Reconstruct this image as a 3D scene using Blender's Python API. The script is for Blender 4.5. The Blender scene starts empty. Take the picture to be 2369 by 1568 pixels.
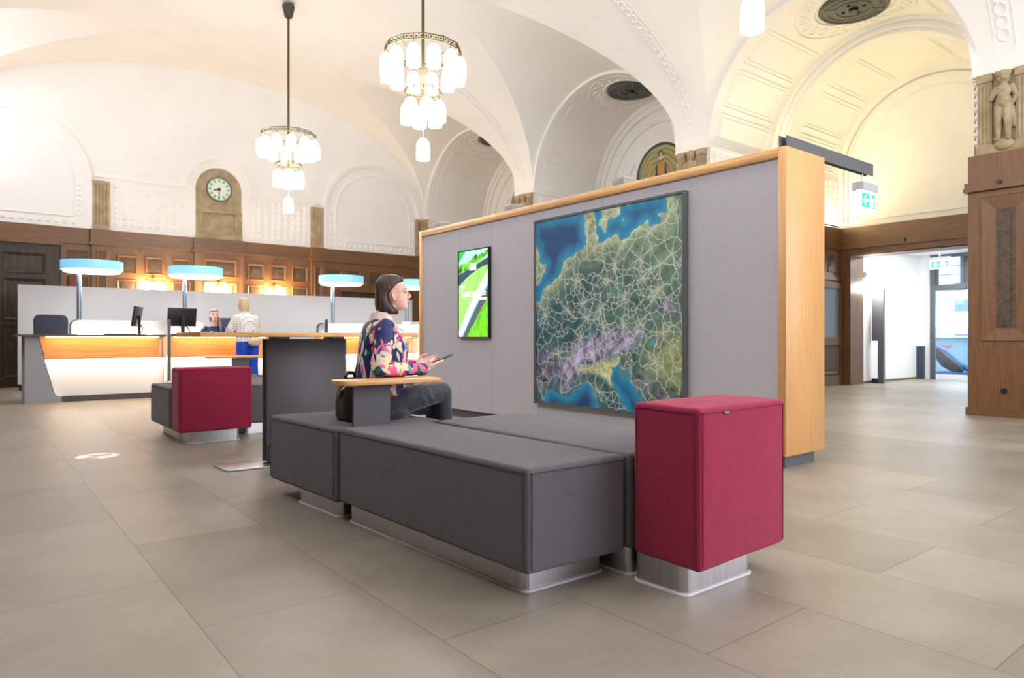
import bpy, bmesh, math, random
import numpy as np
from mathutils import Vector, Matrix, noise
PI = math.pi
random.seed(7)
SC = bpy.context.scene
COL = SC.collection

# ------------------------------------------------------------------ helpers
def lin(c):
    return tuple((v/255/12.92 if v/255 <= .04045 else ((v/255+.055)/1.055)**2.4) for v in c)

class MB:
    """collects shapes, then links them as one mesh object"""
    def __init__(s, T=None):
        s.V = []; s.F = []; s.T = T; s.sm = []
    def add(s, vs, fs, smooth=False):
        o = len(s.V)
        s.V += [tuple(s.T(*v)) if s.T else tuple(v) for v in vs]
        s.F += [tuple(i+o for i in f) for f in fs]
        s.sm += [smooth]*len(fs)
        return s
    def box(s, x0, x1, y0, y1, z0, z1):
        e = (len(s.F)//6 % 7)*.00018
        x0, x1 = min(x0, x1)+e, max(x0, x1)-e; y0, y1 = min(y0, y1)+e, max(y0, y1)-e; z0, z1 = z0+e, z1-e
        v = [(x0,y0,z0),(x1,y0,z0),(x1,y1,z0),(x0,y1,z0),(x0,y0,z1),(x1,y0,z1),(x1,y1,z1),(x0,y1,z1)]
        return s.add(v, [(0,3,2,1),(4,5,6,7),(0,1,5,4),(1,2,6,5),(2,3,7,6),(3,0,4,7)])
    def obox(s, c, size, M=None):
        M = M or Matrix(); c = Vector(c)
        v = [c + M @ Vector((a*size[0]/2, b*size[1]/2, d*size[2]/2)) for d in (-1,1) for a,b in ((-1,-1),(1,-1),(1,1),(-1,1))]
        return s.add(v, [(0,3,2,1),(4,5,6,7),(0,1,5,4),(1,2,6,5),(2,3,7,6),(3,0,4,7)])
    def prism(s, pts, z0, z1, ax='z'):
        """polygon of 2-D points pushed along an axis; ax z: (x,y), y: (x,z), x: (y,z)"""
        n = len(pts)
        f = {'z': lambda p, q: (p[0], p[1], q), 'y': lambda p, q: (p[0], q, p[1]), 'x': lambda p, q: (q, p[0], p[1])}[ax]
        v = [f(p, z0) for p in pts] + [f(p, z1) for p in pts]
        return s.add(v, [tuple(range(n))[::-1], tuple(range(n, 2*n))] + [(i, (i+1) % n, n+(i+1) % n, n+i) for i in range(n)])
    def cone(s, p0, p1, r0, r1=None, n=16, caps=True, smooth=True):
        r1 = r0 if r1 is None else r1
        p0 = Vector(p0); p1 = Vector(p1); d = (p1-p0).normalized()
        a = d.orthogonal().normalized(); b = d.cross(a)
        v = [p + r*(math.cos(t)*a + math.sin(t)*b) for p, r in ((p0, r0), (p1, r1)) for t in (2*PI*i/n for i in range(n))]
        s.add(v, [(i, (i+1) % n, n+(i+1) % n, n+i) for i in range(n)], smooth)
        if caps: s.add(v, [tuple(range(n))[::-1], tuple(range(n, 2*n))])
        return s
    def lathe(s, prof, c=(0,0,0), n=24, smooth=True, close=False):
        c = Vector(c); v = []; m = len(prof)
        for r, z in prof:
            for i in range(n):
                t = 2*PI*i/n; v.append((c[0]+r*math.cos(t), c[1]+r*math.sin(t), c[2]+z))
        f = [(j*n+i, j*n+(i+1) % n, ((j+1) % m)*n+(i+1) % n, ((j+1) % m)*n+i) for j in range(m if close else m-1) for i in range(n)]
        if not close: f += [tuple(range(n))[::-1], tuple(range((m-1)*n, m*n))]
        return s.add(v, f, smooth)
    def tube(s, pts, r, n=8, closed=False, smooth=True):
        P = [Vector(p) for p in pts]; m = len(P); v = []
        up = Vector((0,0,1)); prev = None
        for i, p in enumerate(P):
            if closed: d = P[(i+1) % m]-P[i-1]
            else: d = P[min(i+1, m-1)]-P[max(i-1, 0)]
            d.normalize()
            a = (prev - d*prev.dot(d)) if prev is not None else d.orthogonal()
            if a.length < 1e-6: a = d.orthogonal()
            a.normalize(); prev = a; b = d.cross(a)
            rr = r[i] if isinstance(r, (list, tuple)) else r
            v += [p + rr*(math.cos(2*PI*k/n)*a + math.sin(2*PI*k/n)*b) for k in range(n)]
        f = [(i*n+k, i*n+(k+1) % n, ((i+1) % m)*n+(k+1) % n, ((i+1) % m)*n+k) for i in range(m if closed else m-1) for k in range(n)]
        if not closed: f += [tuple(range(n))[::-1], tuple(range((m-1)*n, m*n))]
        return s.add(v, f, smooth)
    def ell(s, c, r, nu=16, nv=10, M=None):
        M = M or Matrix(); c = Vector(c)
        if not hasattr(r, '__len__'): r = (r, r, r)
        v = [c + M @ Vector((0,0,-r[2]))]
        for j in range(1, nv):
            ph = -PI/2 + PI*j/nv
            v += [c + M @ Vector((r[0]*math.cos(ph)*math.cos(2*PI*i/nu), r[1]*math.cos(ph)*math.sin(2*PI*i/nu), r[2]*math.sin(ph))) for i in range(nu)]
        v.append(c + M @ Vector((0,0,r[2])))
        f = [(0, 1+(i+1) % nu, 1+i) for i in range(nu)]
        f += [(1+j*nu+i, 1+j*nu+(i+1) % nu, 1+(j+1)*nu+(i+1) % nu, 1+(j+1)*nu+i) for j in range(nv-2) for i in range(nu)]
        L = len(v)-1
        f += [(L, 1+(nv-2)*nu+i, 1+(nv-2)*nu+(i+1) % nu) for i in range(nu)]
        return s.add(v, f, True)
    def cap(s, p0, p1, r0, r1, n=14):
        """tapered limb with round ends"""
        s.cone(p0, p1, r0, r1, n); s.ell(p0, r0, n, 8); s.ell(p1, r1, n, 8)
        return s
    def limb(s, pts, rs):
        for i in range(len(pts)-1): s.cap(pts[i], pts[i+1], rs[i], rs[i+1])
        return s
    def loft(s, secs, n=32, e=2.0, M=None):
        """sections (z, xfront, xback, halfwidth[, y]) as closed super-ellipse rings"""
        v = []
        for sec in secs:
            z, xf, xb, hw = sec[:4]; yc = sec[4] if len(sec) > 4 else 0
            cx = (xf+xb)/2; rx = (xf-xb)/2
            for i in range(n):
                t = 2*PI*i/n; c, q = math.cos(t), math.sin(t)
                p = Vector((cx+rx*math.copysign(abs(c)**(2/e), c), yc+hw*math.copysign(abs(q)**(2/e), q), z))
                v.append(M @ p if M else p)
        m = len(secs)
        f = [(j*n+i, j*n+(i+1) % n, (j+1)*n+(i+1) % n, (j+1)*n+i) for j in range(m-1) for i in range(n)]
        f += [tuple(range(n))[::-1], tuple(range((m-1)*n, m*n))]
        return s.add(v, f, True)
    def grid(s, fn, nu, nv, smooth=True):
        v = [fn(i/nu, j/nv) for j in range(nv+1) for i in range(nu+1)]
        return s.add(v, [(j*(nu+1)+i, j*(nu+1)+i+1, (j+1)*(nu+1)+i+1, (j+1)*(nu+1)+i) for j in range(nv) for i in range(nu)], smooth)
    def band(s, uc, zc, r0, r1, d0, d1, legs=None, n=40, a0=0, a1=PI):
        """arch moulding of rectangular section in wall coordinates (u, d, z), with straight legs down to z=legs"""
        pr = []
        if legs is not None: pr.append(((uc+r0, legs), (uc+r1, legs)))
        for i in range(n+1):
            t = a0+(a1-a0)*i/n
            pr.append(((uc+r0*math.cos(t), zc+r0*math.sin(t)), (uc+r1*math.cos(t), zc+r1*math.sin(t))))
        if legs is not None: pr.append(((uc-r0, legs), (uc-r1, legs)))
        v = []
        for a, b in pr: v += [(a[0],d0,a[1]), (b[0],d0,b[1]), (b[0],d1,b[1]), (a[0],d1,a[1])]
        m = len(pr)
        f = [(4*i+k, 4*i+(k+1) % 4, 4*i+4+(k+1) % 4, 4*i+4+k) for i in range(m-1) for k in range(4)]
        f += [(0,1,2,3), (4*m-1, 4*m-2, 4*m-3, 4*m-4)]
        return s.add(v, f)
    def build(s, name, mat, parent=None, bevel=0, seg=2, local=False, sharp=35, recalc=True, smooth=None):
        off = Vector((0,0,0))
        if parent is not None and not local:
            p = parent
            while p: off += p.location; p = p.parent
        me = bpy.data.meshes.new(name)
        me.from_pydata([tuple(Vector(v)-off) for v in s.V], [], s.F)
        me.polygons.foreach_set('use_smooth', s.sm if smooth is None else [smooth]*len(s.F))
        if recalc or bevel:
            bm = bmesh.new(); bm.from_mesh(me)
            bmesh.ops.remove_doubles(bm, verts=bm.verts, dist=1e-5)
            bmesh.ops.recalc_face_normals(bm, faces=bm.faces)
            if bevel:
                ed = [e for e in bm.edges if len(e.link_faces) == 2 and e.calc_face_angle(0) > math.radians(30)]
                bmesh.ops.bevel(bm, geom=ed, offset=bevel, segments=seg, profile=.5, affect='EDGES', clamp_overlap=True)
                if seg > 1:
                    for f in bm.faces: f.smooth = True
            bm.to_mesh(me); bm.free()
        if any(s.sm) or bevel: me.set_sharp_from_angle(angle=math.radians(sharp if not bevel else 50))
        me.materials.append(mat)
        return link(name, me, parent)

def link(name, me, parent=None):
    o = bpy.data.objects.new(name, me); COL.objects.link(o)
    if parent is not None: o.parent = parent
    return o
def tag(o, label, cat, group=None, kind=None):
    if label: o['label'] = label
    if cat: o['category'] = cat
    if group: o['group'] = group
    if kind: o['kind'] = kind
    return o
def thing(name, label, cat, loc=(0,0,0), group=None):
    o = bpy.data.objects.new(name, None); COL.objects.link(o); o.location = loc
    o.empty_display_size = .1
    return tag(o, label, cat, group)
def struct(o):
    o['kind'] = 'structure'; return o
def sempty(name, loc=(0,0,0)):
    o = bpy.data.objects.new(name, None); COL.objects.link(o); o.location = loc
    return struct(o)
def copy_tree(o, parent=None):
    c = o.copy(); COL.objects.link(c)
    if parent: c.parent = parent
    for ch in list(o.children): copy_tree(ch, c)
    return c
def colour_attr(me, cols):
    a = me.color_attributes.new('Col', 'FLOAT_COLOR', 'POINT')
    cols = np.asarray(cols, dtype=np.float32)
    if cols.shape[1] == 3: cols = np.hstack([cols, np.ones((len(cols), 1), np.float32)])
    a.data.foreach_set('color', cols.ravel())
def remeshed(mb, voxel, smooth=4, name='body'):
    pass
    """fuse overlapping shapes into one continuous surface"""
    me = bpy.data.meshes.new('tmp'); me.from_pydata([tuple(v) for v in mb.V], [], mb.F)
    bm = bmesh.new(); bm.from_mesh(me); bmesh.ops.remove_doubles(bm, verts=bm.verts, dist=1e-6)
    bmesh.ops.recalc_face_normals(bm, faces=bm.faces); bm.to_mesh(me); bm.free()
    ob = bpy.data.objects.new('tmp', me); COL.objects.link(ob)
    m = ob.modifiers.new('r', 'REMESH'); m.mode = 'VOXEL'; m.voxel_size = voxel; m.use_smooth_shade = True
    if smooth:
        q = ob.modifiers.new('s', 'SMOOTH'); q.iterations = smooth; q.factor = .5
    dg = bpy.context.evaluated_depsgraph_get()
    out = bpy.data.meshes.new_from_object(ob.evaluated_get(dg)); out.name = name
    bpy.data.objects.remove(ob); bpy.data.meshes.remove(me)
    out.polygons.foreach_set('use_smooth', [True]*len(out.polygons))
    out.materials.clear()
    return out
def verts_of(me):
    a = np.empty(len(me.vertices)*3, np.float32); me.vertices.foreach_get('co', a); return a.reshape(-1, 3)
def displace(me, fn):
    co = [v.co.copy() for v in me.vertices]; no = [v.normal.copy() for v in me.vertices]
    me.vertices.foreach_set('co', np.array([tuple(c+fn(c, n)) for c, n in zip(co, no)], np.float32).ravel()); me.update()
def put(me, name, mat, parent):
    me.materials.append(mat); return link(name, me, parent)

# ------------------------------------------------------------------ materials
def N(nt, t, **kw):
    n = nt.nodes.new(t)
    for k, v in kw.items():
        if k in n.inputs.keys(): n.inputs[k].default_value = v
        else: setattr(n, k, v)
    return n
def mat(name, col, rough=.6, metal=0, spec=.5, emit=0, ecol=None, alpha=1, trans=0, coat=0, sheen=0):
    m = bpy.data.materials.new(name); m.use_nodes = True
    b = m.node_tree.nodes['Principled BSDF']
    c = lin(col)
    b.inputs['Base Color'].default_value = (*c, 1); b.inputs['Roughness'].default_value = rough
    b.inputs['Metallic'].default_value = metal; b.inputs['Specular IOR Level'].default_value = spec
    b.inputs['Transmission Weight'].default_value = trans; b.inputs['Coat Weight'].default_value = coat
    if sheen: b.inputs['Sheen Weight'].default_value = sheen
    if emit:
        b.inputs['Emission Color'].default_value = (*lin(ecol or col), 1); b.inputs['Emission Strength'].default_value = emit
    return m
def varied(m, c1, c2, scale=(1,1,1), nscale=5, detail=4, dist=0, bump=0, bscale=None, ramp=(.35,.65), rough=None, coord='Object'):
    """noise-driven colour between c1 and c2 plus an optional bump"""
    nt = m.node_tree; b = nt.nodes['Principled BSDF']
    tc = N(nt, 'ShaderNodeTexCoord'); mp = N(nt, 'ShaderNodeMapping'); mp.inputs['Scale'].default_value = scale
    nt.links.new(tc.outputs[coord], mp.inputs['Vector'])
    n = N(nt, 'ShaderNodeTexNoise', Scale=nscale, Detail=detail, Distortion=dist); nt.links.new(mp.outputs[0], n.inputs['Vector'])
    r = N(nt, 'ShaderNodeValToRGB'); r.color_ramp.elements[0].position, r.color_ramp.elements[1].position = ramp
    r.color_ramp.elements[0].color = (*lin(c1), 1); r.color_ramp.elements[1].color = (*lin(c2), 1)
    nt.links.new(n.outputs['Fac'], r.inputs['Fac']); nt.links.new(r.outputs['Color'], b.inputs['Base Color'])
    if bump:
        n2 = N(nt, 'ShaderNodeTexNoise', Scale=bscale or nscale*3, Detail=3); nt.links.new(mp.outputs[0], n2.inputs['Vector'])
        bp = N(nt, 'ShaderNodeBump', Strength=bump, Distance=.01); nt.links.new(n2.outputs['Fac'], bp.inputs['Height'])
        nt.links.new(bp.outputs[0], b.inputs['Normal'])
    return m
def fabric(name, c1, c2, ns=420, bump=.25, rough=.95, scale=(1,1,1), sheen=.15):
    return varied(mat(name, c1, rough, sheen=sheen, spec=.2), c1, c2, scale=scale, nscale=ns, detail=2, bump=bump, bscale=ns*.8, ramp=(.3,.7))

PLASTER = varied(mat('plaster', (238,234,226), .8, spec=.25), (236,234,230), (240,238,234), nscale=1.3, bump=.03, bscale=30)
WOOD = varied(mat('panelling_oak', (110,77,46), .42), (102,70,41), (118,83,50), scale=(3,3,.2), nscale=14, dist=.4, bump=.05)
WOODH = varied(mat('panelling_oak_cross', (110,77,46), .42), (102,70,41), (118,83,50), scale=(.2,.2,3), nscale=14, dist=.6, bump=.05)
WOODI = varied(mat('panelling_inset', (80,62,46), .5), (62,48,36), (88,70,52), nscale=14, dist=1, bump=.25, bscale=40)
DWOOD = varied(mat('door_oak', (52,38,26), .45), (42,31,21), (64,47,32), scale=(1,1,.12), nscale=22, dist=.6, bump=.05)
STONE = varied(mat('sandstone', (168,152,124), .85, spec=.2), (156,138,108), (180,164,134), nscale=5, bump=.06, bscale=60)
OAK = varied(mat('light_oak', (222,172,112), .4), (206,156,100), (220,172,114), scale=(14,14,.4), nscale=7, dist=.4, bump=.02)
OAKX = varied(mat('light_oak_cross', (222,172,112), .4), (208,158,100), (232,186,128), scale=(.35,.35,6), nscale=7, dist=.8)
OAKY = varied(mat('light_oak_along', (222,172,112), .4), (206,154,96), (230,184,126), scale=(6,.35,6), nscale=7, dist=.8)
OAKT = varied(mat('table_oak', (214,166,110), .38), (200,146,90), (228,180,122), scale=(.4,5,5), nscale=6, dist=.8)
PANEL = fabric('panel_fabric', (178,178,184), (200,200,206), ns=260, bump=.15, scale=(1,1,.25), sheen=.1)
GREY = fabric('seat_fabric', (84,82,88), (112,110,116))
BERRY = fabric('berry_fabric', (140,34,64), (164,46,80), ns=300)
STEEL = varied(mat('brushed_steel', (190,190,196), .32, metal=1), (196,196,202), (206,206,212), scale=(1,1,.04), nscale=60)
SEAL = mat('sealant', (232,234,238), .5)
ANTHR = varied(mat('anthracite_laminate', (84,85,88), .55), (78,79,82), (92,93,96), nscale=300, bump=.06)
BLACK = mat('black_plastic', (24,25,28), .4)
DARK = mat('dark_metal', (92,96,99), .45, metal=.1)
BRONZE = mat('bronze', (92,82,54), .4, metal=.8)
WHITE = mat('white_laminate', (240,240,240), .45)
GLOBE = mat('lamp_glass', (255,252,244), .4, emit=9, ecol=(255,252,247))
VENT = varied(mat('cast_iron_vent', (84,84,80), .6, metal=.3), (60,60,58), (110,108,100), nscale=90)

# floor: large stone tiles, half offset
FLOOR = mat('floor_tiles', (150,142,128), .42, spec=.5)
def _floor():
    nt = FLOOR.node_tree; b = nt.nodes['Principled BSDF']; L = nt.links.new
    tc = N(nt, 'ShaderNodeTexCoord'); sp = N(nt, 'ShaderNodeSeparateXYZ'); L(tc.outputs['Object'], sp.inputs[0])
    ax = N(nt, 'ShaderNodeMath', operation='ADD'); ax.inputs[1].default_value = 12.0-.03
    ay = N(nt, 'ShaderNodeMath', operation='ADD'); ay.inputs[1].default_value = 12.0-.12
    L(sp.outputs[0], ax.inputs[0]); L(sp.outputs[1], ay.inputs[0])
    cb = N(nt, 'ShaderNodeCombineXYZ'); L(ay.outputs[0], cb.inputs[0]); L(ax.outputs[0], cb.inputs[1])
    br = N(nt, 'ShaderNodeTexBrick'); br.offset = .5
    for k, v in (('Scale', 1.0), ('Mortar Size', .0022), ('Mortar Smooth', .1), ('Brick Width', 1.2), ('Row Height', .6), ('Bias', 0)): br.inputs[k].default_value = v
    br.inputs['Color1'].default_value = (*lin((136,128,116)), 1); br.inputs['Color2'].default_value = (*lin((154,146,133)), 1)
    br.inputs['Mortar'].default_value = (*lin((104,99,91)), 1)
    L(cb.outputs[0], br.inputs['Vector'])
    n = N(nt, 'ShaderNodeTexNoise', Scale=1.6, Detail=8, Roughness=.65); L(tc.outputs['Object'], n.inputs['Vector'])
    n2 = N(nt, 'ShaderNodeTexNoise', Scale=160, Detail=2); L(tc.outputs['Object'], n2.inputs['Vector'])
    mx = N(nt, 'ShaderNodeMix', data_type='RGBA', blend_type='OVERLAY'); mx.inputs[0].default_value = .45
    mx2 = N(nt, 'ShaderNodeMix', data_type='RGBA', blend_type='OVERLAY'); mx2.inputs[0].default_value = .18
    L(br.outputs['Color'], mx.inputs[6]); L(n.outputs['Fac'], mx.inputs[7]); L(mx.outputs[2], mx2.inputs[6]); L(n2.outputs['Fac'], mx2.inputs[7])
    L(mx2.outputs[2], b.inputs['Base Color'])
    mr = N(nt, 'ShaderNodeMapRange'); mr.inputs['To Min'].default_value = .34; mr.inputs['To Max'].default_value = .5
    L(n.outputs['Fac'], mr.inputs['Value']); L(mr.outputs[0], b.inputs['Roughness'])
    bp = N(nt, 'ShaderNodeBump', Strength=.25, Distance=.002); bp.invert = True; L(br.outputs['Fac'], bp.inputs['Height']); L(bp.outputs[0], b.inputs['Normal'])
_floor()
def attr_mat(name, rough=.4, emit=0, base=1.0):
    m = mat(name, (128,128,128), rough); nt = m.node_tree; b = nt.nodes['Principled BSDF']
    a = N(nt, 'ShaderNodeAttribute'); a.attribute_name = 'Col'
    nt.links.new(a.outputs['Color'], b.inputs['Base Color'])
    if emit:
        nt.links.new(a.outputs['Color'], b.inputs['Emission Color']); b.inputs['Emission Strength'].default_value = emit
    return m
EXPO=0.95
# ------------------------------------------------------------------ the hall
XC, HA, ZS, RISE = 4.66, 5.69, 4.40, 2.80     # vault centre line, half span, springing, rise
XR, XL, YB = 10.35, -1.03, 17.05
PIERS = [2.95+4.8*k for k in range(-1, 3)]
BAYS = [5.35+4.8*k for k in range(-1, 3)]
struct(MB().box(-2.2, 24, -5, 18, -.12, 0).build('floor', FLOOR))

def zb(x):
    t = (x-XC)/HA
    return RISE*math.sqrt(max(0, 1-t*t))
def gl(x):
    dx = abs(x-XC)
    if dx < 1.84: return 0, 0
    R = 2.1+.55*(HA-dx)/3.85
    q = zb(x)/R
    return (2.115*math.sqrt(1-q*q) if q < 1 else 0), R
c = MB()
NX = 72; rows = []
xs = [XC+HA*math.sin(-PI/2+PI*i/NX) for i in range(NX+1)]
for x in xs:
    row = []; h = zb(x); g, R = gl(x)
    for yc in [-9.05+4.8] + BAYS:
        for k in range(5): row.append((x, yc-2.4+(2.4-g)*k/5, ZS+h))
        for k in range(15):
            dy = -g*math.cos(PI*k/14)
            row.append((x, yc+dy, ZS+(R*math.sqrt(max(0, 1-(dy/2.115)**2)) if g > 1e-4 else h)))
        for k in range(1, 5): row.append((x, yc+g+(2.4-g)*k/5, ZS+h))
    row.append((x, YB+.3, ZS+h))
    rows.append(row)
nv = len(rows[0])
c.add([p for r in rows for p in r], [(i*nv+j, i*nv+j+1, (i+1)*nv+j+1, (i+1)*nv+j) for i in range(NX) for j in range(nv-1)], True)
me_c = c.build('ceiling', PLASTER, sharp=14)
ceiling = struct(me_c)
# chain ornament on the ribs
r = MB()
for yc in PIERS[1:]+[17.0]:
    if yc > 16: continue
    th = .16
    while th < .98:
        x = XC+HA*math.cos(th); z = ZS+RISE*math.sin(th)-.012
        tx, tz = -HA*math.sin(th), RISE*math.cos(th); q = math.hypot(tx, tz); tx /= q; tz /= q
        big = abs(math.sin(th*40)) > .5
        pts = [(x+tx*.075*math.cos(a), yc+.062*math.sin(a), z+tz*.075*math.cos(a)) for a in (2*PI*i/14 for i in range(14))]
        r.tube(pts, .013, 5, closed=True)
        th += .155/q
    for dy in (-.115, .115):
        r.tube([(XC+HA*math.cos(t), yc+dy, ZS+RISE*math.sin(t)-.008) for t in (.1+.9*i/30 for i in range(31))], .008, 5)
r.build('rib_ornament', PLASTER, ceiling)

# --- back wall: plaster, blind arches, clock niche
TB = lambda u, d, z: (u, YB-d, z)
pts = [(XL-.3, 0), (XR+2.3, 0), (XR+2.3, ZS)] + [(XC+HA*1.02*math.cos(t), ZS+RISE*1.03*math.sin(t)) for t in (PI*i/40 for i in range(41))] + [(XL-.3, ZS)]
wall_back = struct(MB(TB).prism(pts, 0, -.3, 'y').build('wall_back', PLASTER))
def bosses(m, u0, u1, z0, z1, nu, nz, d=.02, w=.045, h=.07):
    for i in range(nu):
        u = u0+(u1-u0)*(i+.5)/nu
        for j in range(nz):
            z = z0+(z1-z0)*(j+.5)/nz
            m.add([(u-w, 0, z-h), (u+w, 0, z-h), (u+w, 0, z+h), (u-w, 0, z+h), (u-w*.6, d, z-h*.7), (u+w*.6, d, z-h*.7), (u+w*.6, d, z+h*.7), (u-w*.6, d, z+h*.7)],
                  [(4,5,6,7), (0,1,5,4), (1,2,6,5), (2,3,7,6), (3,0,4,7)])
m = MB(TB)
for uc in (.62, 8.7):
    m.band(uc, 4.28, 1.38, 1.46, 0, .05, legs=3.31); m.band(uc, 4.28, 1.33, 1.38, 0, .025, legs=3.31)
    m.band(uc, 4.28, 1.10, 1.125, 0, .02, legs=3.56); m.box(uc-1.12, uc+1.12, 0, .02, 3.545, 3.565)
    bosses(m, uc-1.2, uc+1.2, 3.36, 3.52, 16, 1, w=.04, h=.045)
    for s in (-1, 1): bosses(m, uc+s*1.23-.03, uc+s*1.23+.03, 3.55, 4.3, 1, 7, w=.05, h=.035)
for a, b in ((2.42, 3.95), (5.37, 6.88)):
    m.box(a-.3 if a < 3 else a, b if a < 3 else b+.3, 0, .035, 4.44, 4.475); bosses(m, a+.03, b-.03, 3.42, 4.36, 9, 7, w=.045, h=.05)
m.box(10.1, XR, 0, .035, 4.44, 4.475)
m.band(XC, 4.48, .71, .75, 0, .06, legs=4.44); m.band(XC, 4.48, .52, .71, 0, .03, legs=3.31)
for i in range(19):
    t = PI*(i+.5)/19; m.obox((XC+.615*math.cos(t), .035, 4.48+.615*math.sin(t)), (.05, .03, .05))
for s in (-1, 1): bosses(m, XC+s*.615-.03, XC+s*.615+.03, 3.4, 4.48, 1, 9, w=.035, h=.035)
m.build('plaster_mouldings', PLASTER, wall_back)
# stone pilasters and the clock niche
def fluted(name, u0, u1, n):
    s = MB(TB); s.box(u0, u1, 0, .05, 3.31, 4.36); s.box(u0, u1, 0, .075, 3.31, 3.42); s.box(u0, u1, 0, .075, 4.28, 4.36)
    w = (u1-u0)/n
    for i in range(n):
        uu = u0+w*(i+.5); s.cone((uu, .05, 3.42), (uu, .05, 4.28), w*.33, n=8)
    return struct(s.build(name, STONE))
fluted('trim_1', 2.08, 2.40, 5); fluted('trim_2', 6.90, 7.22, 5); fluted('trim_3', 9.98, 10.3, 5)
n_ = sempty('trim_4', (XC, YB, 3.31))
s = MB(TB)
arc = [(XC+.51*math.cos(t), 4.48+.51*math.sin(t)) for t in (PI*i/24 for i in range(25))]
s.prism([(XC+.51, 3.31)]+arc+[(XC-.51, 3.31)], 0, .012, 'y')
s.box(XC-.52, XC+.52, 0, .09, 3.31, 3.42); s.box(XC-.52, XC+.52, 0, .06, 3.93, 3.99)
for sg in (-1, 1):
    s.box(XC+sg*.44-.08, XC+sg*.44+.08, 0, .05, 3.42, 3.93)
    for k in (-.045, 0, .045): s.cone((XC+sg*.44+k, .05, 3.45), (XC+sg*.44+k, .05, 3.9), .016, n=8)
s.box(XC-.34, XC+.34, 0, .03, 3.93, 4.02); s.box(XC-.34, XC+.34, 0, .015, 3.42, 3.93)
s.build('stone_panel', STONE, n_)
ck = thing('wall_clock', 'round clock with pale green numeral ring in the stone niche', 'clock', (XC, YB-.02, 4.5))
MB(TB).band(XC, 4.5, .26, .29, .012, .05, n=40, a0=0, a1=2*PI).build('rim', DARK, ck)
MB(TB).prism([(XC+.265*math.cos(t), 4.5+.265*math.sin(t)) for t in (2*PI*i/40 for i in range(40))], .012, .03, 'y').build('dial', mat('clock_dial', (236,240,232), .5), ck)
nm = MB(TB)
for k in range(12):
    t = 2*PI*k/12; nm.obox((XC+.205*math.cos(t), .034, 4.5+.205*math.sin(t)), (.075, .006, .05), Matrix.Rotation(-t, 3, 'Y'))
nm.build('numerals', mat('clock_green', (140,196,120), .5), ck)
def hand(name, ang, L, w):
    a = math.radians(90-ang); h = MB(TB)
    h.obox((XC+L*.4*math.cos(a), .042, 4.5+L*.4*math.sin(a)), (L*1.2, .006, w), Matrix.Rotation(-a, 3, 'Y'))
    h.build(name, BLACK, ck)
hand('hour_hand', 258, .13, .03); hand('minute_hand', 183, .22, .02)
MB(TB).cone((XC, .036, 4.5), (XC, .05, 4.5), .035, n=12).build('hub', BLACK, ck)

# --- wood panelling on the back wall
def frame_panel(m, mi, u0, u1, z0, z1, d, w=.05):
    """mitred raised frame round an inset field"""
    o = [(u0, z0), (u1, z0), (u1, z1), (u0, z1)]
    for k, (a, b) in enumerate(((0, .018), (w*.5, .006), (w, -.0))):
        pass
    q = [(u0+w, z0+w), (u1-w, z0+w), (u1-w, z1-w), (u0+w, z1-w)]
    e = .012
    q0 = [(u0+e, z0+e), (u1-e, z0+e), (u1-e, z1-e), (u0+e, z1-e)]
    V = [(p[0], d, p[1]) for p in o] + [(p[0], d+.02, p[1]) for p in q0] + [(p[0], d+.003, p[1]) for p in q]
    m.add(V, [(i, (i+1) % 4, 4+(i+1) % 4, 4+i) for i in range(4)] + [(4+i, 4+(i+1) % 4, 8+(i+1) % 4, 8+i) for i in range(4)])
    mi.box(u0+w, u1-w, d-.002, d+.004, z0+w, z1-w)
    if u1-u0 > .25:
        k = w+.05; mi.box(u0+k, u1-k, d, d+.014, z0+k, z1-k)
m = MB(TB); mi = MB(TB); mh = MB(TB)
D = .06
m.box(1.52, 7.72, 0, D, 0, 3.0); m.box(7.72, XR, 0, D, 2.22, 3.0); m.box(9.9, XR, 0, D, 0, 2.22)
mh.box(XL, 1.56, 0, D+.02, 2.92, 3.31); mh.box(1.5, 2.06, 0, D, 3.0, 3.31); mh.box(2.42, 4.1, 0, D+.02, 3.0, 3.31); mh.box(5.2, 6.88, 0, D+.02, 3.0, 3.31); mh.box(7.24, XR, 0, D+.02, 3.0, 3.31)
for a, b in ((2.06, 2.42), (4.1, 5.2), (6.88, 7.24), (9.95, XR)):
    m.box(a, b, 0, .13, 0, 3.0); mh.box(a-.02, b+.02, 0, .15, 3.0, 3.31); mh.box(a-.05, b+.05, 0, .18, 2.97, 3.03)
mh.box(1.5, XR, 0, D+.04, 2.97, 3.02)
for u in (2.53, 3.08, 3.63): frame_panel(m, mi, u, u+.4, 2.40, 2.80, D); frame_panel(m, mi, u, u+.4, .9, 2.28, D, .04)
for u in (5.30, 5.85, 6.40): frame_panel(m, mi, u, u+.4, 2.40, 2.80, D); frame_panel(m, mi, u, u+.4, .9, 2.28, D, .04)
frame_panel(m, mi, 4.28, 5.04, 2.42, 2.84, .13, .06); frame_panel(m, mi, 4.28, 5.04, .9, 2.3, .13, .06)
frame_panel(m, mi, 1.62, 2.0, 2.40, 2.84, D); frame_panel(m, mi, 1.62, 2.0, .9, 2.28, D)
for u in (2.14, 6.96): frame_panel(m, mi, u, u+.2, .9, 2.85, .13, .05)
for u in (7.3, 7.85, 8.5, 9.15): frame_panel(m, mi, u, u+.42, 2.36, 2.78, D)
m.box(1.5, 7.72, 0, D+.03, 0, .2)
m.build('wood_panelling', WOOD, wall_back); mh.build('wood_cornice', WOODH, wall_back); mi.build('panel_fields', WOODI, wall_back)
kn = MB(TB)
for u in (3.0, 6.0): kn.cone((u, .08, 2.93), (u, .11, 2.93), .022, n=12)
kn.build('round_knobs', BRONZE, wall_back)
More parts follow.
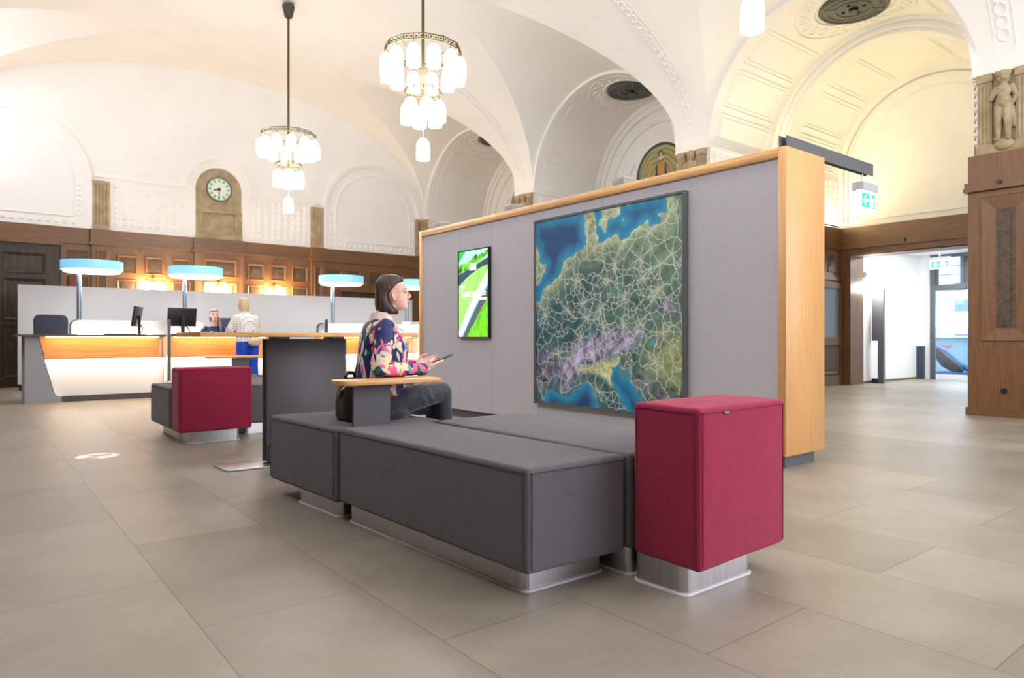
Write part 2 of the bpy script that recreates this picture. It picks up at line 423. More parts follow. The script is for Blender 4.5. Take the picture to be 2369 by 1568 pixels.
# the dark recess on the right of the back wall, with shelves
m = MB(TB); m.box(7.72, 9.9, -.02, .01, 0, 2.22); m.box(7.72, 9.9, 0, .05, 1.7, 1.76); m.box(8.3, 8.34, 0, .05, 0, 2.22); m.box(8.9, 8.94, 0, .05, 1.2, 2.22)
m.build('recess', DWOOD, wall_back)
# double door on the left
dr = sempty('door_1', (.5, YB, 0))
MB(TB).box(-.75, 1.52, -.0, .02, 0, 2.92).build('door_recess', DWOOD, dr)
for a, b in ((-.72, .34), (.37, 1.43)):
    lf = MB(TB).box(a, b, .02, .06, 0, 2.84); fi = MB(TB)
    for z0, z1 in ((2.3, 2.72), (1.35, 2.2), (.2, 1.25)): frame_panel(lf, fi, a+.18, b-.18, z0, z1, .06, .06)
    l_ = lf.build('door_leaf', DWOOD, dr); fi.build('panel_fields', DWOOD, l_)
    u = b-.06 if a < 0 else a+.06
    MB(TB).box(u-.02, u+.02, .06, .07, .95, 1.25).cone((u, .07, 1.1), (u, .12, 1.1), .012, n=8).cone((u-.05, .12, 1.1), (u+.05, .12, 1.1), .011, n=8).build('door_handle', mat('brass', (170,130,60), .3, metal=1), l_)
sp = tag(MB(TB).box(1.66, 1.9, .07, .12, .9, 2.3).build('red_wall_panel', mat('dark_red', (110,40,36), .5)), 'dark red upright panel on the oak wall behind the leftmost ring lamp', 'panel')
sp2 = tag(MB(TB).box(7.42, 7.66, .065, .11, .9, 2.28).build('red_wall_panel', bpy.data.materials['dark_red']), 'dark red upright panel on the oak wall behind the third ring lamp', 'panel')

# --- left wall of the hall (beside and behind the camera)
TL = lambda u, d, z: (XL+d, u, z)
wl = struct(MB(TL).box(-5, YB, -.3, 0, 0, ZS+.05).build('wall_left', PLASTER))
m = MB(TL); mi = MB(TL); m.box(-5, YB, 0, .06, 0, 4.4); m.box(-5, YB, 0, .1, 2.97, 3.05)  # unseen oak carried up to the springing to cut bounce light from the left
for k in range(22): frame_panel(m, mi, -4.8+k, -4.0+k, .3, 2.2, .06); frame_panel(m, mi, -4.8+k, -4.0+k, 2.4, 2.85, .06)
wf = struct(MB().box(XL-.3, 3.6, -5.3, -5.0, 0, 7.4).build('wall_light_blocker', PLASTER))  # unseen part-width wall, added so daylight enters only from behind right
MB().box(XL-.3, 3.6, -5.0, -4.94, 0, 4.4).build('wood_panelling', WOOD, wf)
m.build('wood_panelling', WOOD, wl); mi.build('panel_fields', WOODI, wl)

# --- right wall: piers and niches
wr = sempty('wall_right', (XR, 7.75, 0))
RN, X2, X3 = 2.05, 12.40, 14.60
for k, yp in enumerate(PIERS):
    top = 5.2
    MB().box(XR, X2+.35, yp-.335, yp+.335, 0, ZS-.01).build('pier', PLASTER, wr)
MB().box(XR+.01, X2+.35, 17.02, 17.4, 0, ZS-.01).build('pier', PLASTER, wr)
def barrel(m, yc, rr, x0, x1, z0=0):
    P = [(yc+rr, z0)] + [(yc+rr*math.cos(PI*i/36), ZS+rr*math.sin(PI*i/36)) for i in range(37)] + [(yc-rr, z0)]
    V = [(x, y, z) for x in (x0, x1) for y, z in P]; n = len(P)
    m.add(V, [(i, i+1, n+i+1, n+i) for i in range(n-1)], True)
TX = lambda x0: (lambda u, d, z: (x0-d, u, z))
for k, yc in enumerate(BAYS):
    nm = 'wall_niche' 
    deep = (k == 1)
    m = MB(); barrel(m, yc, RN, XR, X2)
    root = struct(m.build('wall_%s' % ('near_niche', 'portal', 'middle_niche', 'far_niche')[k], PLASTER, recalc=True))
    # arch mouldings on the hall side
    a = MB(TX(XR)); a.band(yc, ZS, RN-.0, RN+.075, 0, .03, legs=4.40, n=48); a.band(yc, ZS, RN-.012, RN+.0, -.1, .045, n=48)
    a.build('arch_moulding', PLASTER, root)
    # coffers on the soffit
    f = MB()
    def sof(x, t, rr=RN-.004, yc=yc): return (x, yc+rr*math.cos(t), ZS+rr*math.sin(t))
    secs = [(.03, .30), (.36, .68), (.74, 1.05)]
    for a0, a1 in secs + [(PI-b, PI-q) for q, b in secs]:
        for ins, rd in ((0, .009), (.07, .006)):
            xa, xb_ = XR+.22+ins, X2-.25-ins; b0, b1 = a0+ins*.45, a1-ins*.45
            loop = [sof(xa, b0+(b1-b0)*i/8) for i in range(9)] + [sof(xa+(xb_-xa)*i/4, b1) for i in range(1, 4)] + [sof(xb_, b1-(b1-b0)*i/8) for i in range(9)] + [sof(xb_-(xb_-xa)*i/4, b0) for i in range(1, 4)]
            f.tube(loop, rd, 6, closed=True)
    xv = (XR+X2)/2
    for rr_, rd in ((.60, .02), (.92, .012)):
        f.tube([sof(xv+rr_*math.cos(t), PI/2+rr_*math.sin(t)/RN) for t in (2*PI*i/48 for i in range(48))], rd, 6, closed=True)
    for i in range(22):
        t = 2*PI*i/22; rr_ = .76
        cx, ca = xv+rr_*math.cos(t), PI/2+rr_*math.sin(t)/RN
        f.tube([sof(cx+.075*math.cos(q), ca+.075*math.sin(q)/RN) for q in (2*PI*j/10 for j in range(10))], .012, 5, closed=True)
    f.build('soffit_coffers', PLASTER, root)
    vt = MB()
    vt.cone((xv, yc, ZS+RN-.07), (xv, yc, ZS+RN+.02), .53, n=40, smooth=False)
    vr = thing('ceiling_vent', ('round dark iron vent at the crown of the niche beside the camera', 'round iron vent at the crown of the large yellow lit arch', 'round dark iron vent in the arch above the wall map', 'half hidden dark iron vent in the farthest arch')[k], 'vent', (xv, yc, ZS+RN-.07), 'round iron vents in the niche crowns')
    vt.build('grille', VENT, vr)
    q = MB()
    for rr_, rd in ((.50, .02), (.27, .012), (.40, .008)): q.tube([(xv+rr_*math.cos(t), yc+rr_*math.sin(t), ZS+RN-.075) for t in (2*PI*i/40 for i in range(40))], rd, 6, closed=True)
    for i in range(4):
        t = PI/4+i*PI/2; q.obox((xv+.39*math.cos(t), yc+.39*math.sin(t), ZS+RN-.075), (.24, .02, .015), Matrix.Rotation(t, 3, 'Z'))
    q.build('rings', DARK, vr)
    MB().cone((xv, yc, ZS+RN-.12), (xv, yc, ZS+RN-.06), .07, n=16).build('hub', BLACK, vr)
    for i in range(4): t = i*PI/2; MB().cone((xv+.17*math.cos(t), yc+.17*math.sin(t), ZS+RN-.095), (xv+.17*math.cos(t), yc+.17*math.sin(t), ZS+RN-.06), .025, n=8).build('bolt', BLACK, vr)
    # bosses on the inner side walls below the springing
    for sg in (1, -1):
        TS = (lambda u, d, z, sg=sg, yc=yc: (u, yc+sg*(RN-d), z))
        b = MB(TS); bosses(b, XR+.1, X2-.1, 3.42, 4.3, 10, 7, w=.045, h=.045); b.box(XR, X2, 0, .03, 4.36, 4.42)
        b.build('boss_band', PLASTER, root)
        w = MB(TS); wi = MB(TS); w.box(XR, X2, 0, .05, 0, 3.31); w.box(XR, X2, 0, .09, 2.95, 3.02)
        for u in (XR+.15, XR+1.1): frame_panel(w, wi, u, u+.8, .3, 2.1, .05); frame_panel(w, wi, u, u+.8, 2.3, 2.85, .05)
        w.build('wood_panelling', WOOD, root); wi.build('panel_fields', WOODI, root)
    if not deep:
        TE = TX(X2)
        e = MB(TE); e.box(yc-2.06, yc+2.06, -.1, 0, 0, 6.6); e.build('end_wall', PLASTER, root)
        a = MB(TE)
        for r0, r1, d in ((1.93, 2.05, .10), (1.80, 1.93, .06), (1.50, 1.56, .05), (1.05, 1.10, .03)): a.band(yc, ZS, r0, r1, 0, d, legs=3.31)
        a.band(yc, ZS+.32, .72, .84, 0, .05, n=48, a0=0, a1=2*PI)
        a.build('arch_rings', PLASTER, root)
        w = MB(TE); wi = MB(TE); w.box(yc-2.05, yc+2.05, 0, .06, 0, 3.31)
        for j in range(4): frame_panel(w, wi, yc-1.9+j, yc-1.1+j, .3, 2.1, .06); frame_panel(w, wi, yc-1.9+j, yc-1.1+j, 2.3, 2.85, .06)
        w.build('end_panelling', WOOD, root); wi.build('panel_fields', WOODI, root)
        # painted roundel: plain generic design of a robed figure between gold scrolls
        n = 90; vv = []; cc = []
        gold, teal, dteal, blue, pale, ochre = [np.array(lin(x)) for x in ((205,155,35), (96,150,140), (20,74,84), (58,50,120), (205,200,180), (120,100,60))]
        for j in range(n+1):
            for i in range(49):
                rad = .71*j/n; t = 2*PI*i/48; u, z = rad*math.cos(t), rad*math.sin(t)
                vv.append((X2-.03, yc+u, ZS+.32+z))
                col = teal
                sw = math.sin(9*rad*6-2.5*abs(t-PI/2)+1.3*math.sin(5*u*3))
                if sw > .05: col = gold
                if abs(u) < .17-.1*z and z < .25: col = blue
                if abs(u) < .10 and 0 < z < .24: col = gold*.9
                if (u/.085)**2+((z-.42)/.14)**2 < 1: col = ochre*.5
                if (u/.055)**2+((z-.40)/.09)**2 < 1: col = pale
                if abs(u-.33) < .02 and z < .25: col = gold
                if abs(u-.42) < .05 and z < 0: col = pale
                if rad > .66: col = dteal
                cc.append(col)
        me = bpy.data.meshes.new('roundel')
        me.from_pydata(vv, [], [(j*49+i, j*49+i+1, (j+1)*49+i+1, (j+1)*49+i) for j in range(n) for i in range(48)])
        colour_attr(me, cc if k != 3 else [np.array(lin((150,140,110)))*(.8+.3*random.random()) for _ in cc])
        MR = bpy.data.materials.get('roundel_paint') or attr_mat('roundel_paint', .6)
        me.materials.append(MR)
        link('painted_roundel', me, root)
    else:
        # inner arch, second vault and the end wall with the doorway
        R2 = 1.80
        a = MB(TX(X2)); a.band(yc, ZS, R2, RN+.02, -.18, .0, legs=0, n=48)
        for r0, r1, d in ((RN-.07, RN, .05), (R2+.06, R2+.12, .03), (R2-.0, R2+.03, .015)): a.band(yc, ZS, r0, r1, 0, d, legs=3.31, n=48)
        a.build('inner_arch', PLASTER, root)
        b = MB(); barrel(b, yc, R2, X2, X3); b.build('inner_vault', PLASTER, root)
        f = MB()
        for a0, a1 in [(.03, .34), (.42, .80), (.88, 1.25), (PI-.34, PI-.03), (PI-.80, PI-.42), (PI-1.25, PI-.88)]:
            for ins, rd in ((0, .009), (.07, .006)):
                xa, xb_ = X2+.4+ins, X3-.3-ins; b0, b1 = a0+ins*.5, a1-ins*.5
                S = lambda x, t: (x, yc+(R2-.004)*math.cos(t), ZS+(R2-.004)*math.sin(t))
                loop = [S(xa, b0+(b1-b0)*i/8) for i in range(9)] + [S(xa+(xb_-xa)*i/4, b1) for i in range(1, 4)] + [S(xb_, b1-(b1-b0)*i/8) for i in range(9)] + [S(xb_-(xb_-xa)*i/4, b0) for i in range(1, 4)]
                f.tube(loop, rd, 6, closed=True)
        f.build('inner_coffers', PLASTER, root)
        TE = TX(X3)
        e = MB(TE); e.box(yc-1.82, yc+1.82, -.48, 0, 2.76, 6.4); e.box(yc+1.58, yc+1.82, -.48, 0, 0, 2.74); e.box(yc-1.82, yc-1.58, -.48, 0, 0, 2.74)
        for r0, r1, d in ((1.70, 1.80, .08), (1.62, 1.66, .05), (1.42, 1.45, .02)): e.band(yc, ZS, r0, r1, 0, d, legs=3.45, n=48)
        e.box(yc-1.45, yc+1.45, 0, .02, 3.43, 3.46)
        e.build('end_wall', PLASTER, root)
        w = MB(TE); w.box(yc-1.8, yc+1.8, 0, .06, 2.74, 3.31); w.box(yc-1.8, yc+1.8, .06, .09, 2.86, 2.9)
        w.build('lintel_board', WOODH, root)
        w = MB(TE); w.box(yc+1.55, yc+1.8, -.52, .06, 0, 2.74); w.box(yc-1.8, yc-1.55, -.52, .06, 0, 2.74); w.box(yc-1.56, yc+1.56, -.52, 0, 2.72, 2.745)
        w.build('door_jamb', WOOD, root)
        MB(TE).cone((yc+.5, .09, 2.95), (yc+.5, .12, 2.95), .035, n=12).build('round_knob', BRONZE, root)
        for sg in (1, -1):
            TS = (lambda u, d, z, sg=sg, yc=yc: (u, yc+sg*(R2-d), z))
            b = MB(TS); bosses(b, X2+.35, X3-.1, 3.42, 4.3, 9, 7, w=.045, h=.045); b.build('boss_band', PLASTER, root)
            w = MB(TS); wi = MB(TS); w.box(X2, X3, 0, .05, 0, 3.31); w.box(X2, X3, 0, .08, 2.86, 2.92); w.box(X2, X3, 0, .08, 2.2, 2.27)
            for u in (13.1, 13.5, 13.95): frame_panel(w, wi, u, u+.36, 2.36, 2.80, .05, .06)
            w.build('wood_panelling', WOOD, root); wi.build('panel_fields', WOODI, root)
        d2 = sempty('door_2', (13.95, yc+R2, 0))
        TS = (lambda u, d, z, yc=yc: (u, yc+(R2-d), z))
        w = MB(TS); w.box(13.35, 13.47, .05, .1, 0, 2.15); w.box(14.40, 14.52, .05, .1, 0, 2.15); w.box(13.35, 14.52, .05, .1, 2.03, 2.15); w.box(13.35, 14.52, .05, .1, .85, 1.0); w.box(13.35, 14.52, .05, .1, 0, .22)
        wi = MB(TS); frame_panel(w, wi, 13.5, 14.37, .24, .83, .07)
        w.build('door_frame', WOOD, d2); wi.build('panel_fields', WOODI, d2)
        MB(TS).box(13.47, 14.40, .055, .07, 1.0, 2.03).build('frosted_pane', mat('frosted_glass', (116,130,146), .25), d2)
# pier dressings: stone capital with a carved child, oak casing below
def putto():
    b = MB()
    b.ell((0, 0, .87), (.075, .07, .088)); b.ell((0, -.065, .855), (.022, .02, .02)); b.ell((0, 0, .915), (.082, .075, .06))
    b.ell((0, -.01, .70), (.085, .065, .10)); b.ell((0, -.02, .57), (.088, .078, .10)); b.cap((0, 0, .8), (0, 0, .72), .035, .06)
    b.limb([(-.09, -.01, .74), (-.125, -.03, .62), (-.05, -.06, .70)], (.034, .03, .022)); b.ell((-.03, -.07, .73), .024)
    b.limb([(.09, -.01, .74), (.135, .0, .62), (.09, -.02, .52)], (.034, .03, .022)); b.ell((.08, -.03, .50), .024)
    b.limb([(-.045, -.02, .50), (-.05, -.035, .31), (-.06, -.01, .12)], (.058, .042, .028)); b.ell((-.07, -.04, .09), (.03, .05, .022))
    b.limb([(.045, -.02, .50), (.05, -.05, .31), (.055, -.01, .13)], (.058, .042, .028)); b.ell((.06, -.045, .09), (.03, .05, .022))
    b.limb([(-.08, -.04, .52), (0, -.09, .53), (.1, -.02, .47), (.11, 0, .25)], (.018, .022, .022, .03))
    b.ell((0, -.0, .03), (.11, .07, .075))
    b.ell((0, -.075, .865), (.012,.014,.016)); b.ell((-.035, -.045, .845), .028); b.ell((.035, -.045, .845), .028); b.ell((0, -.07, .62), (.05,.035,.05))
    for q in range(9): b.ell((.07*math.cos(q*.7), .0-.045*math.sin(q*.35), .93+.012*math.sin(q*2)), .022)
    return remeshed(b, .005, 2, 'carved_child')
PM = putto()
for k, yp in enumerate(PIERS + [17.2]):
    TP = TX(XR)
    root = sempty('trim_%d' % (5+k), (XR, yp, 0))
    s = MB(TP); s.box(yp-.29, yp+.29, 0, .04, 3.35, 4.38); s.box(yp-.31, yp+.31, 0, .075, 3.35, 3.47)
    for sg in (-1, 1):
        s.box(yp+sg*.21-.08, yp+sg*.21+.08, .04, .075, 3.47, 4.36); s.box(yp+sg*.21-.09, yp+sg*.21+.09, .04, .1, 4.28, 4.38)
        for q in (-.045, 0, .045): s.cone((yp+sg*.21+q, .072, 3.5), (yp+sg*.21+q, .072, 4.25), .017, n=8)
    s.build('stone_capital', STONE, root)
    if k < 4:
        pm = PM.copy() if k else PM
        if not k: PM.transform(Matrix.Rotation(-PI/2, 4, 'Z'))
        if k: pass
        o = put(pm, 'carved_child', STONE, root) if not len(pm.materials) else link('carved_child', pm, root)
        o.location = (-.07, 0, 3.42)
    c = MB(TP); c.box(yp-.36, yp+.36, -.02, .06, 4.38, 4.46); c.band(yp, 4.38, 0, 0.001, 0, .01, n=2)
    for sg in (-1, 1):
        for j in range(8): c.add([(yp+sg*(.30+.0), .0, 3.5+j*.11), (yp+sg*.345, .0, 3.5+j*.11), (yp+sg*.345, .03, 3.53+j*.11), (yp+sg*.30, .03, 3.53+j*.11), (yp+sg*.345, .0, 3.58+j*.11), (yp+sg*.30, .0, 3.58+j*.11)], [(0,1,2,3), (3,2,4,5)])
    # long oval moulding above
    c.build('plaster_cap', PLASTER, root)
    w = MB(TP); wi = MB(TP)
    w.box(yp-.38, yp+.38, -.3, .13, 0, 3.35); w.box(yp-.41, yp+.41, -.3, .17, 2.92, 3.0); w.box(yp-.42, yp+.42, -.3, .19, 2.88, 2.93); w.box(yp-.40, yp+.40, -.3, .16, 0, .10)
    w.box(yp-.38, yp+.38, .13, .14, 0, .85)
    frame_panel(w, wi, yp-.31, yp+.24, .95, 2.80, .13, .17)
    w.build('oak_casing', WOOD, root); wi.build('carved_strip', WOODI, root)
    q = MB(TP)
    for j in range(9):
        zc = 1.2+j*.17; q.tube([(yp-.035+.045*math.cos(t), .137, zc+.06*math.sin(t)) for t in (2*PI*i/8 for i in range(8))], .008, 5, closed=True)
    q.build('strip_carving', WOODI, root)
    q = MB(TP); q.cone((yp+.02, .17, 2.96), (yp+.02, .2, 2.96), .028, n=14); q.cone((yp-.02, .14, .33), (yp-.02, .155, .33), .035, n=14)
    q.build('round_sockets', BLACK, root)

# --- vestibule beyond the portal
CW = mat('vestibule_white', (240,241,243), .6)
vs = struct(MB().box(15.1, 18.3, 7.0, 7.2, 0, 3.1).box(18.2, 18.4, 6.72, 7.2, 0, 3.1).box(18.4, 24, 8.0, 8.2, 0, 3.4).build('wall_vestibule', CW))
MB().box(18.1, 18.2, 6.84, 7.0, 0, .8).build('dark_plinth', mat('slate_blue', (52,66,84), .5), vs)
MB().box(15.3, 18.1, 6.985, 7.0, 0, .05).build('skirting', mat('olive_skirting', (110,104,60), .5), vs)
struct(MB().box(15.1, 18.3, 3.4, 3.6, 0, 3.1).build('wall_vestibule_near', CW))
struct(MB().box(15.05, 18.4, 3.4, 7.2, 2.98, 3.1).build('ceiling_vestibule', CW))
FR = mat('grey_door_frame', (92,98,106), .4, metal=.3)
GLASS = mat('clear_glass', (235,245,250), .02, trans=1, spec=.5)
d3 = sempty('door_3', (18.25, 5.6, 0))
TV = TX(18.2)
m = MB(TV); m.box(6.62, 6.72, -.05, .04, 0, 2.98); m.box(3.6, 6.72, -.05, .04, 2.12, 2.26); m.box(6.0, 6.08, -.05, .04, 2.26, 2.98); m.box(3.6, 6.72, -.05, .04, 2.9, 2.98); m.box(4.9, 4.98, -.05, .04, 2.26, 2.98)
m.build('frame', FR, d3)
MB(TV).box(6.55, 6.62, -.05, .02, 2.26, 2.9).box(4.98, 6.0, -.03, .0, 2.26, 2.9).build('transom_panel', mat('grey_transom', (84,84,94), .5), d3)
m = MB(TV)
for j in range(3): m.box(6.10, 6.5, -.03, -.01, 2.30+j*.2, 2.48+j*.2)
m.build('transom_pane', mat('sky_pane', (190,230,240), .3, emit=1.0, ecol=(180,226,240)), d3)
m = MB(TV); m.box(6.10, 6.5, -.03, .02, 2.48, 2.5); m.box(6.10, 6.5, -.03, .02, 2.68, 2.7); m.build('transom_bars', FR, d3)
for a, b in ((5.62, 6.6), (4.6, 5.6)):
    lf = MB(TV).box(a, b, -.012, .0, .12, 2.0).build('door_leaf', GLASS, d3)
    MB(TV).box(a, b, -.03, .02, 0, .13).box(a, b, -.03, .02, 1.98, 2.11).build('rail', mat('pale_rail', (226,232,238), .4) if a > 5 else bpy.data.materials['pale_rail'], lf)
    MB(TV).box(a, b, .002, .004, 1.08, 1.26).build('frosted_band', mat('frost_band', (205,230,240), .6), lf) if a > 5 else MB(TV).box(a, b, .002, .004, 1.08, 1.26).build('frosted_band', bpy.data.materials['frost_band'], lf)
    MB(TV).cone((a+.06 if a > 5 else b-.06, .05, .8), (a+.06 if a > 5 else b-.06, .05, 1.0), .012, n=8).build('handle', STEEL, lf)
    MB(TV).box((a+b)/2-.16, (a+b)/2+.1, .04, .1, 2.14, 2.2).build('door_closer', DARK, d3)
# shops of the station beyond the doors
struct(MB().box(23.5, 23.7, 0, 8, 0, 3.4).build('wall_street', mat('street_wall', (150,170,190), .7)))
struct(MB().box(18.4, 24, 0, 8, 3.3, 3.4).build('ceiling_street', CW))
sh = thing('shop_counter', 'bright food shop counter with red letters beyond the glass doors', 'counter', (22.0, 6.6, 0))
m = MB(); m.box(21.8, 22.4, 4.0, 8, 0, 1.0); m.build('counter_front', mat('shop_front', (150,186,196), .5), sh)
MB().box(21.7, 22.5, 4.0, 8, 1.0, 1.04).build('counter_top', WHITE, sh)
LB = mat('shop_light_box', (200,238,246), .5, emit=1.6, ecol=(190,236,248))
LBW = mat('shop_light_white', (250,252,252), .5, emit=2.5)
MB().box(22.9, 23.0, 4.0, 7.1, 1.05, 2.05).build('light_wall', LB, sh)
MB().box(22.85, 22.9, 5.6, 6.9, 1.15, 1.75).box(22.6, 22.7, 7.3, 7.9, 1.2, 1.75).build('menu_board', LBW, sh)
MB().box(22.5, 22.6, 4.0, 8.0, 2.1, 2.35).build('canopy', mat('shop_canopy', (150,200,230), .5, emit=.4), sh)
RED = mat('red_letters', (200,30,50), .5, emit=.5)
def text(body, size, loc, rot, m, parent=None, name='lettering', ext=.004, shear=0):
    cu = bpy.data.curves.new(name, 'FONT'); cu.body = body; cu.size = size; cu.extrude = ext; cu.shear = shear
    cu.align_x = 'CENTER'; cu.align_y = 'CENTER'
    o = bpy.data.objects.new(name, cu); COL.objects.link(o)
    dg = bpy.context.evaluated_depsgraph_get(); me = bpy.data.meshes.new_from_object(o.evaluated_get(dg)); bpy.data.objects.remove(o)
    me.materials.clear(); me.materials.append(m)
    q = link(name, me, parent)
    off = Vector((0,0,0)); p = parent
    while p: off += p.location; p = p.parent
    q.location = Vector(loc)-off; q.rotation_euler = rot
    return q
for yy in (7.75, 6.85): text('KFC', .26, (21.78, yy, .68), (PI/2, 0, -PI/2), RED, sh, shear=.25)
text('KFC', .2, (22.48, 7.0, 2.2), (PI/2, 0, -PI/2), RED, sh)
ch = thing('reclining_chair', 'dark reclining chair with blue rounded shell beyond the glass doors', 'chair', (20.0, 7.0, 0))
m = MB(); m.limb([(20.0, 6.75, .2), (20.0, 7.0, .38), (20.0, 7.22, .62)], (.14, .17, .13)); m.build('seat_body', BLACK, ch)
m = MB(); m.limb([(20.15, 6.45, .14), (20.15, 6.8, .34), (20.15, 7.1, .62), (20.15, 7.25, .74)], (.07, .10, .10, .05)); m.build('shell', mat('blue_shell', (70,120,200), .35), ch)
MB().box(19.8, 20.4, 6.3, 7.2, 0, .12).build('base', mat('blue_base', (60,110,170), .5), ch)
# ------------------------------------------------------------------ seating island
def cushion_mb(q, z0, z1, r=.03, puff=.006, amp=.0025, step=.022, seed=0):
    """upholstered block: q = four footprint corners (near-left, near-right, far-right, far-left), rounded edges, slight wrinkles"""
    q = [Vector((p[0], p[1], 0)) for p in q]
    W = (q[1]-q[0]).length; D = (q[3]-q[0]).length; H = z1-z0
    def P(a, b, c):   # a,b,c in metres from the corner
        u, v = a/W, b/D
        p = (q[0]*(1-u)+q[1]*u)*(1-v)+(q[3]*(1-u)+q[2]*u)*v
        return Vector((p[0], p[1], z0+c))
    ex = (q[1]-q[0]).normalized(); ey = (q[3]-q[0]).normalized()
    def rnd(a, b, c):
        ia, ib, ic = min(max(a, r), W-r), min(max(b, r), D-r), min(max(c, r), H-r)
        d = Vector((a-ia, b-ib, c-ic)); n = d.normalized() if d.length > 1e-9 else Vector((0,0,1))
        base = P(ia, ib, ic)
        off = r*n
        w = amp*(noise.noise(Vector((a*5+seed, b*9, c*6)))+.5*noise.noise(Vector((a*17+seed, b*22, c*15))))
        # fabric pulled a little at the lower edge and the corners
        k = puff*math.sin(PI*a/W)*math.sin(PI*b/D) if n.z > .5 else puff*.6*math.sin(PI*c/H)*(math.sin(PI*a/W) if abs(n.y) > .5 else math.sin(PI*b/D))
        off = n*(r+w+k)
        return base+ex*off.x+ey*off.y+Vector((0,0,off.z))
    m = MB()
    def seq(L):
        n = max(4, int((L-2*r)/step)); e = [0, .3*r, .65*r]
        return e+[r+(L-2*r)*i/n for i in range(n+1)]+[L-x for x in e[::-1]]
    A, B, C = seq(W), seq(D), seq(H)
    def cubemap(a, b, c):
        # map the surface of the outer box on to the rounded box
        ia, ib, ic = min(max(a, r), W-r), min(max(b, r), D-r), min(max(c, r), H-r)
        return rnd(a, b, c)
    def face(U, V, f):
        m.add([cubemap(*f(u, v)) for v in V for u in U], [(j*len(U)+i, j*len(U)+i+1, (j+1)*len(U)+i+1, (j+1)*len(U)+i) for j in range(len(V)-1) for i in range(len(U)-1)], True)
    face(A, B, lambda u, v: (u, v, 0)); face(A, B, lambda u, v: (u, v, H))
    face(A, C, lambda u, v: (u, 0, v)); face(A, C, lambda u, v: (u, D, v))
    face(B, C, lambda u, v: (0, u, v)); face(B, C, lambda u, v: (W, u, v))
    return m
def seams(q, z0, z1, r=.03, mat_=None, parent=None):
    """double stitched seams down the corners and round the top"""
    q = [Vector((p[0], p[1], 0)) for p in q]; c = sum(q, Vector())/4
    m = MB()
    top = []
    for i, p in enumerate(q):
        d1 = (q[(i+1) % 4]-p).normalized(); d0 = (q[i-1]-p).normalized()
        a = p+d1*(r*1.05)-d0*.0035; b = p+d0*(r*1.05)-d1*.0035
        m.tube([(a.x, a.y, z0+r), (a.x, a.y, z1-r)], .0016, 5); m.tube([(b.x, b.y, z0+r), (b.x, b.y, z1-r)], .0016, 5)
        top += [b, a]
    pts = []
    for i in range(0, 8, 2):
        pts += [Vector((top[i].x, top[i].y, z1-r)), Vector((top[i+1].x, top[i+1].y, z1-r))]
    m.tube(pts, .0016, 5, closed=True)
    return m.build('seam', mat_, parent)
GREYS = fabric('seam_thread', (58,56,60), (70,68,72)); BERRYS = fabric('berry_seam', (110,22,54), (128,30,62))
def base_mb(q, z0, z1, rc=.045):
    """steel plinth with rounded near corners"""
    pts = []
    q = [Vector((p[0], p[1])) for p in q]
    for i, p in enumerate(q):
        a = (q[i-1]-p).normalized(); b = (q[(i+1) % 4]-p).normalized()
        for k in range(7):
            t = k/6
            pts.append(tuple(((1-t)**2)*(p+a*rc)+2*t*(1-t)*p+t*t*(p+b*rc)))
    return pts
def block(name, label, cat, q, z0, z1, m, sm, bq, r=.02, group=None, seed=0, tagmark=False):
    cx = sum(p[0] for p in q)/4; cy = sum(p[1] for p in q)/4
    t = thing(name, label, cat, (cx, cy, 0), group)
    cu = cushion_mb(q, z0, z1, r, seed=seed).build('cushion', m, t, recalc=True)
    seams(q, z0, z1, r, sm, t)
    if bq:
        MB().prism(base_mb(bq, 0, z0), .006, z0+.02).build('plinth', STEEL, t)
        o = [Vector(p[:2]) for p in bq]; c2 = sum(o, Vector((0,0)))/4
        MB().prism(base_mb([tuple(c2+(p-c2)*(1+.012/max((p-c2).length, .01))) for p in o], 0, 0), 0, .007).build('sealant_line', SEAL, t)
    return t
g1 = 'seat blocks of the near seating island'
block('seat_block', 'long dark grey upholstered seat block in front, nearest the camera', 'seat', [(1.627,1.963),(2.15,1.95),(2.10,3.50),(1.575,3.50)], .112, .513, GREY, GREYS, [(1.705,2.08),(2.14,2.07),(2.10,3.48),(1.63,3.49)], group=g1, seed=1)
block('seat_block', 'short dark grey seat block that the woman with the phone sits on', 'seat', [(1.57,3.525),(2.25,3.525),(2.22,4.40),(1.52,4.42)], .10, .505, GREY, GREYS, [(1.62,3.60),(2.15,3.60),(2.12,4.10),(1.585,4.10)], group=g1, seed=5)
block('seat_block', 'long grey seat block behind, between the front block and the wall map', 'seat', [(2.17,1.95),(2.80,1.95),(2.80,3.47),(2.155,3.47)], .112, .513, GREY, GREYS, [(2.18,1.96),(2.72,1.96),(2.72,3.40),(2.17,3.40)], group=g1, seed=9)
r_ = block('backrest_block', 'large berry red upholstered block at the near end of the seating island', 'pouf', [(2.143,1.578),(2.775,1.60),(2.79,1.93),(2.155,1.915)], .115, .735, BERRY, BERRYS, [(2.17,1.66),(2.62,1.66),(2.62,1.92),(2.16,1.92)], r=.02, seed=3)
MB().box(2.30, 2.33, 1.574, 1.580, .706, .714).build('care_tag', mat('tag_grey', (150,140,140), .6), r_)
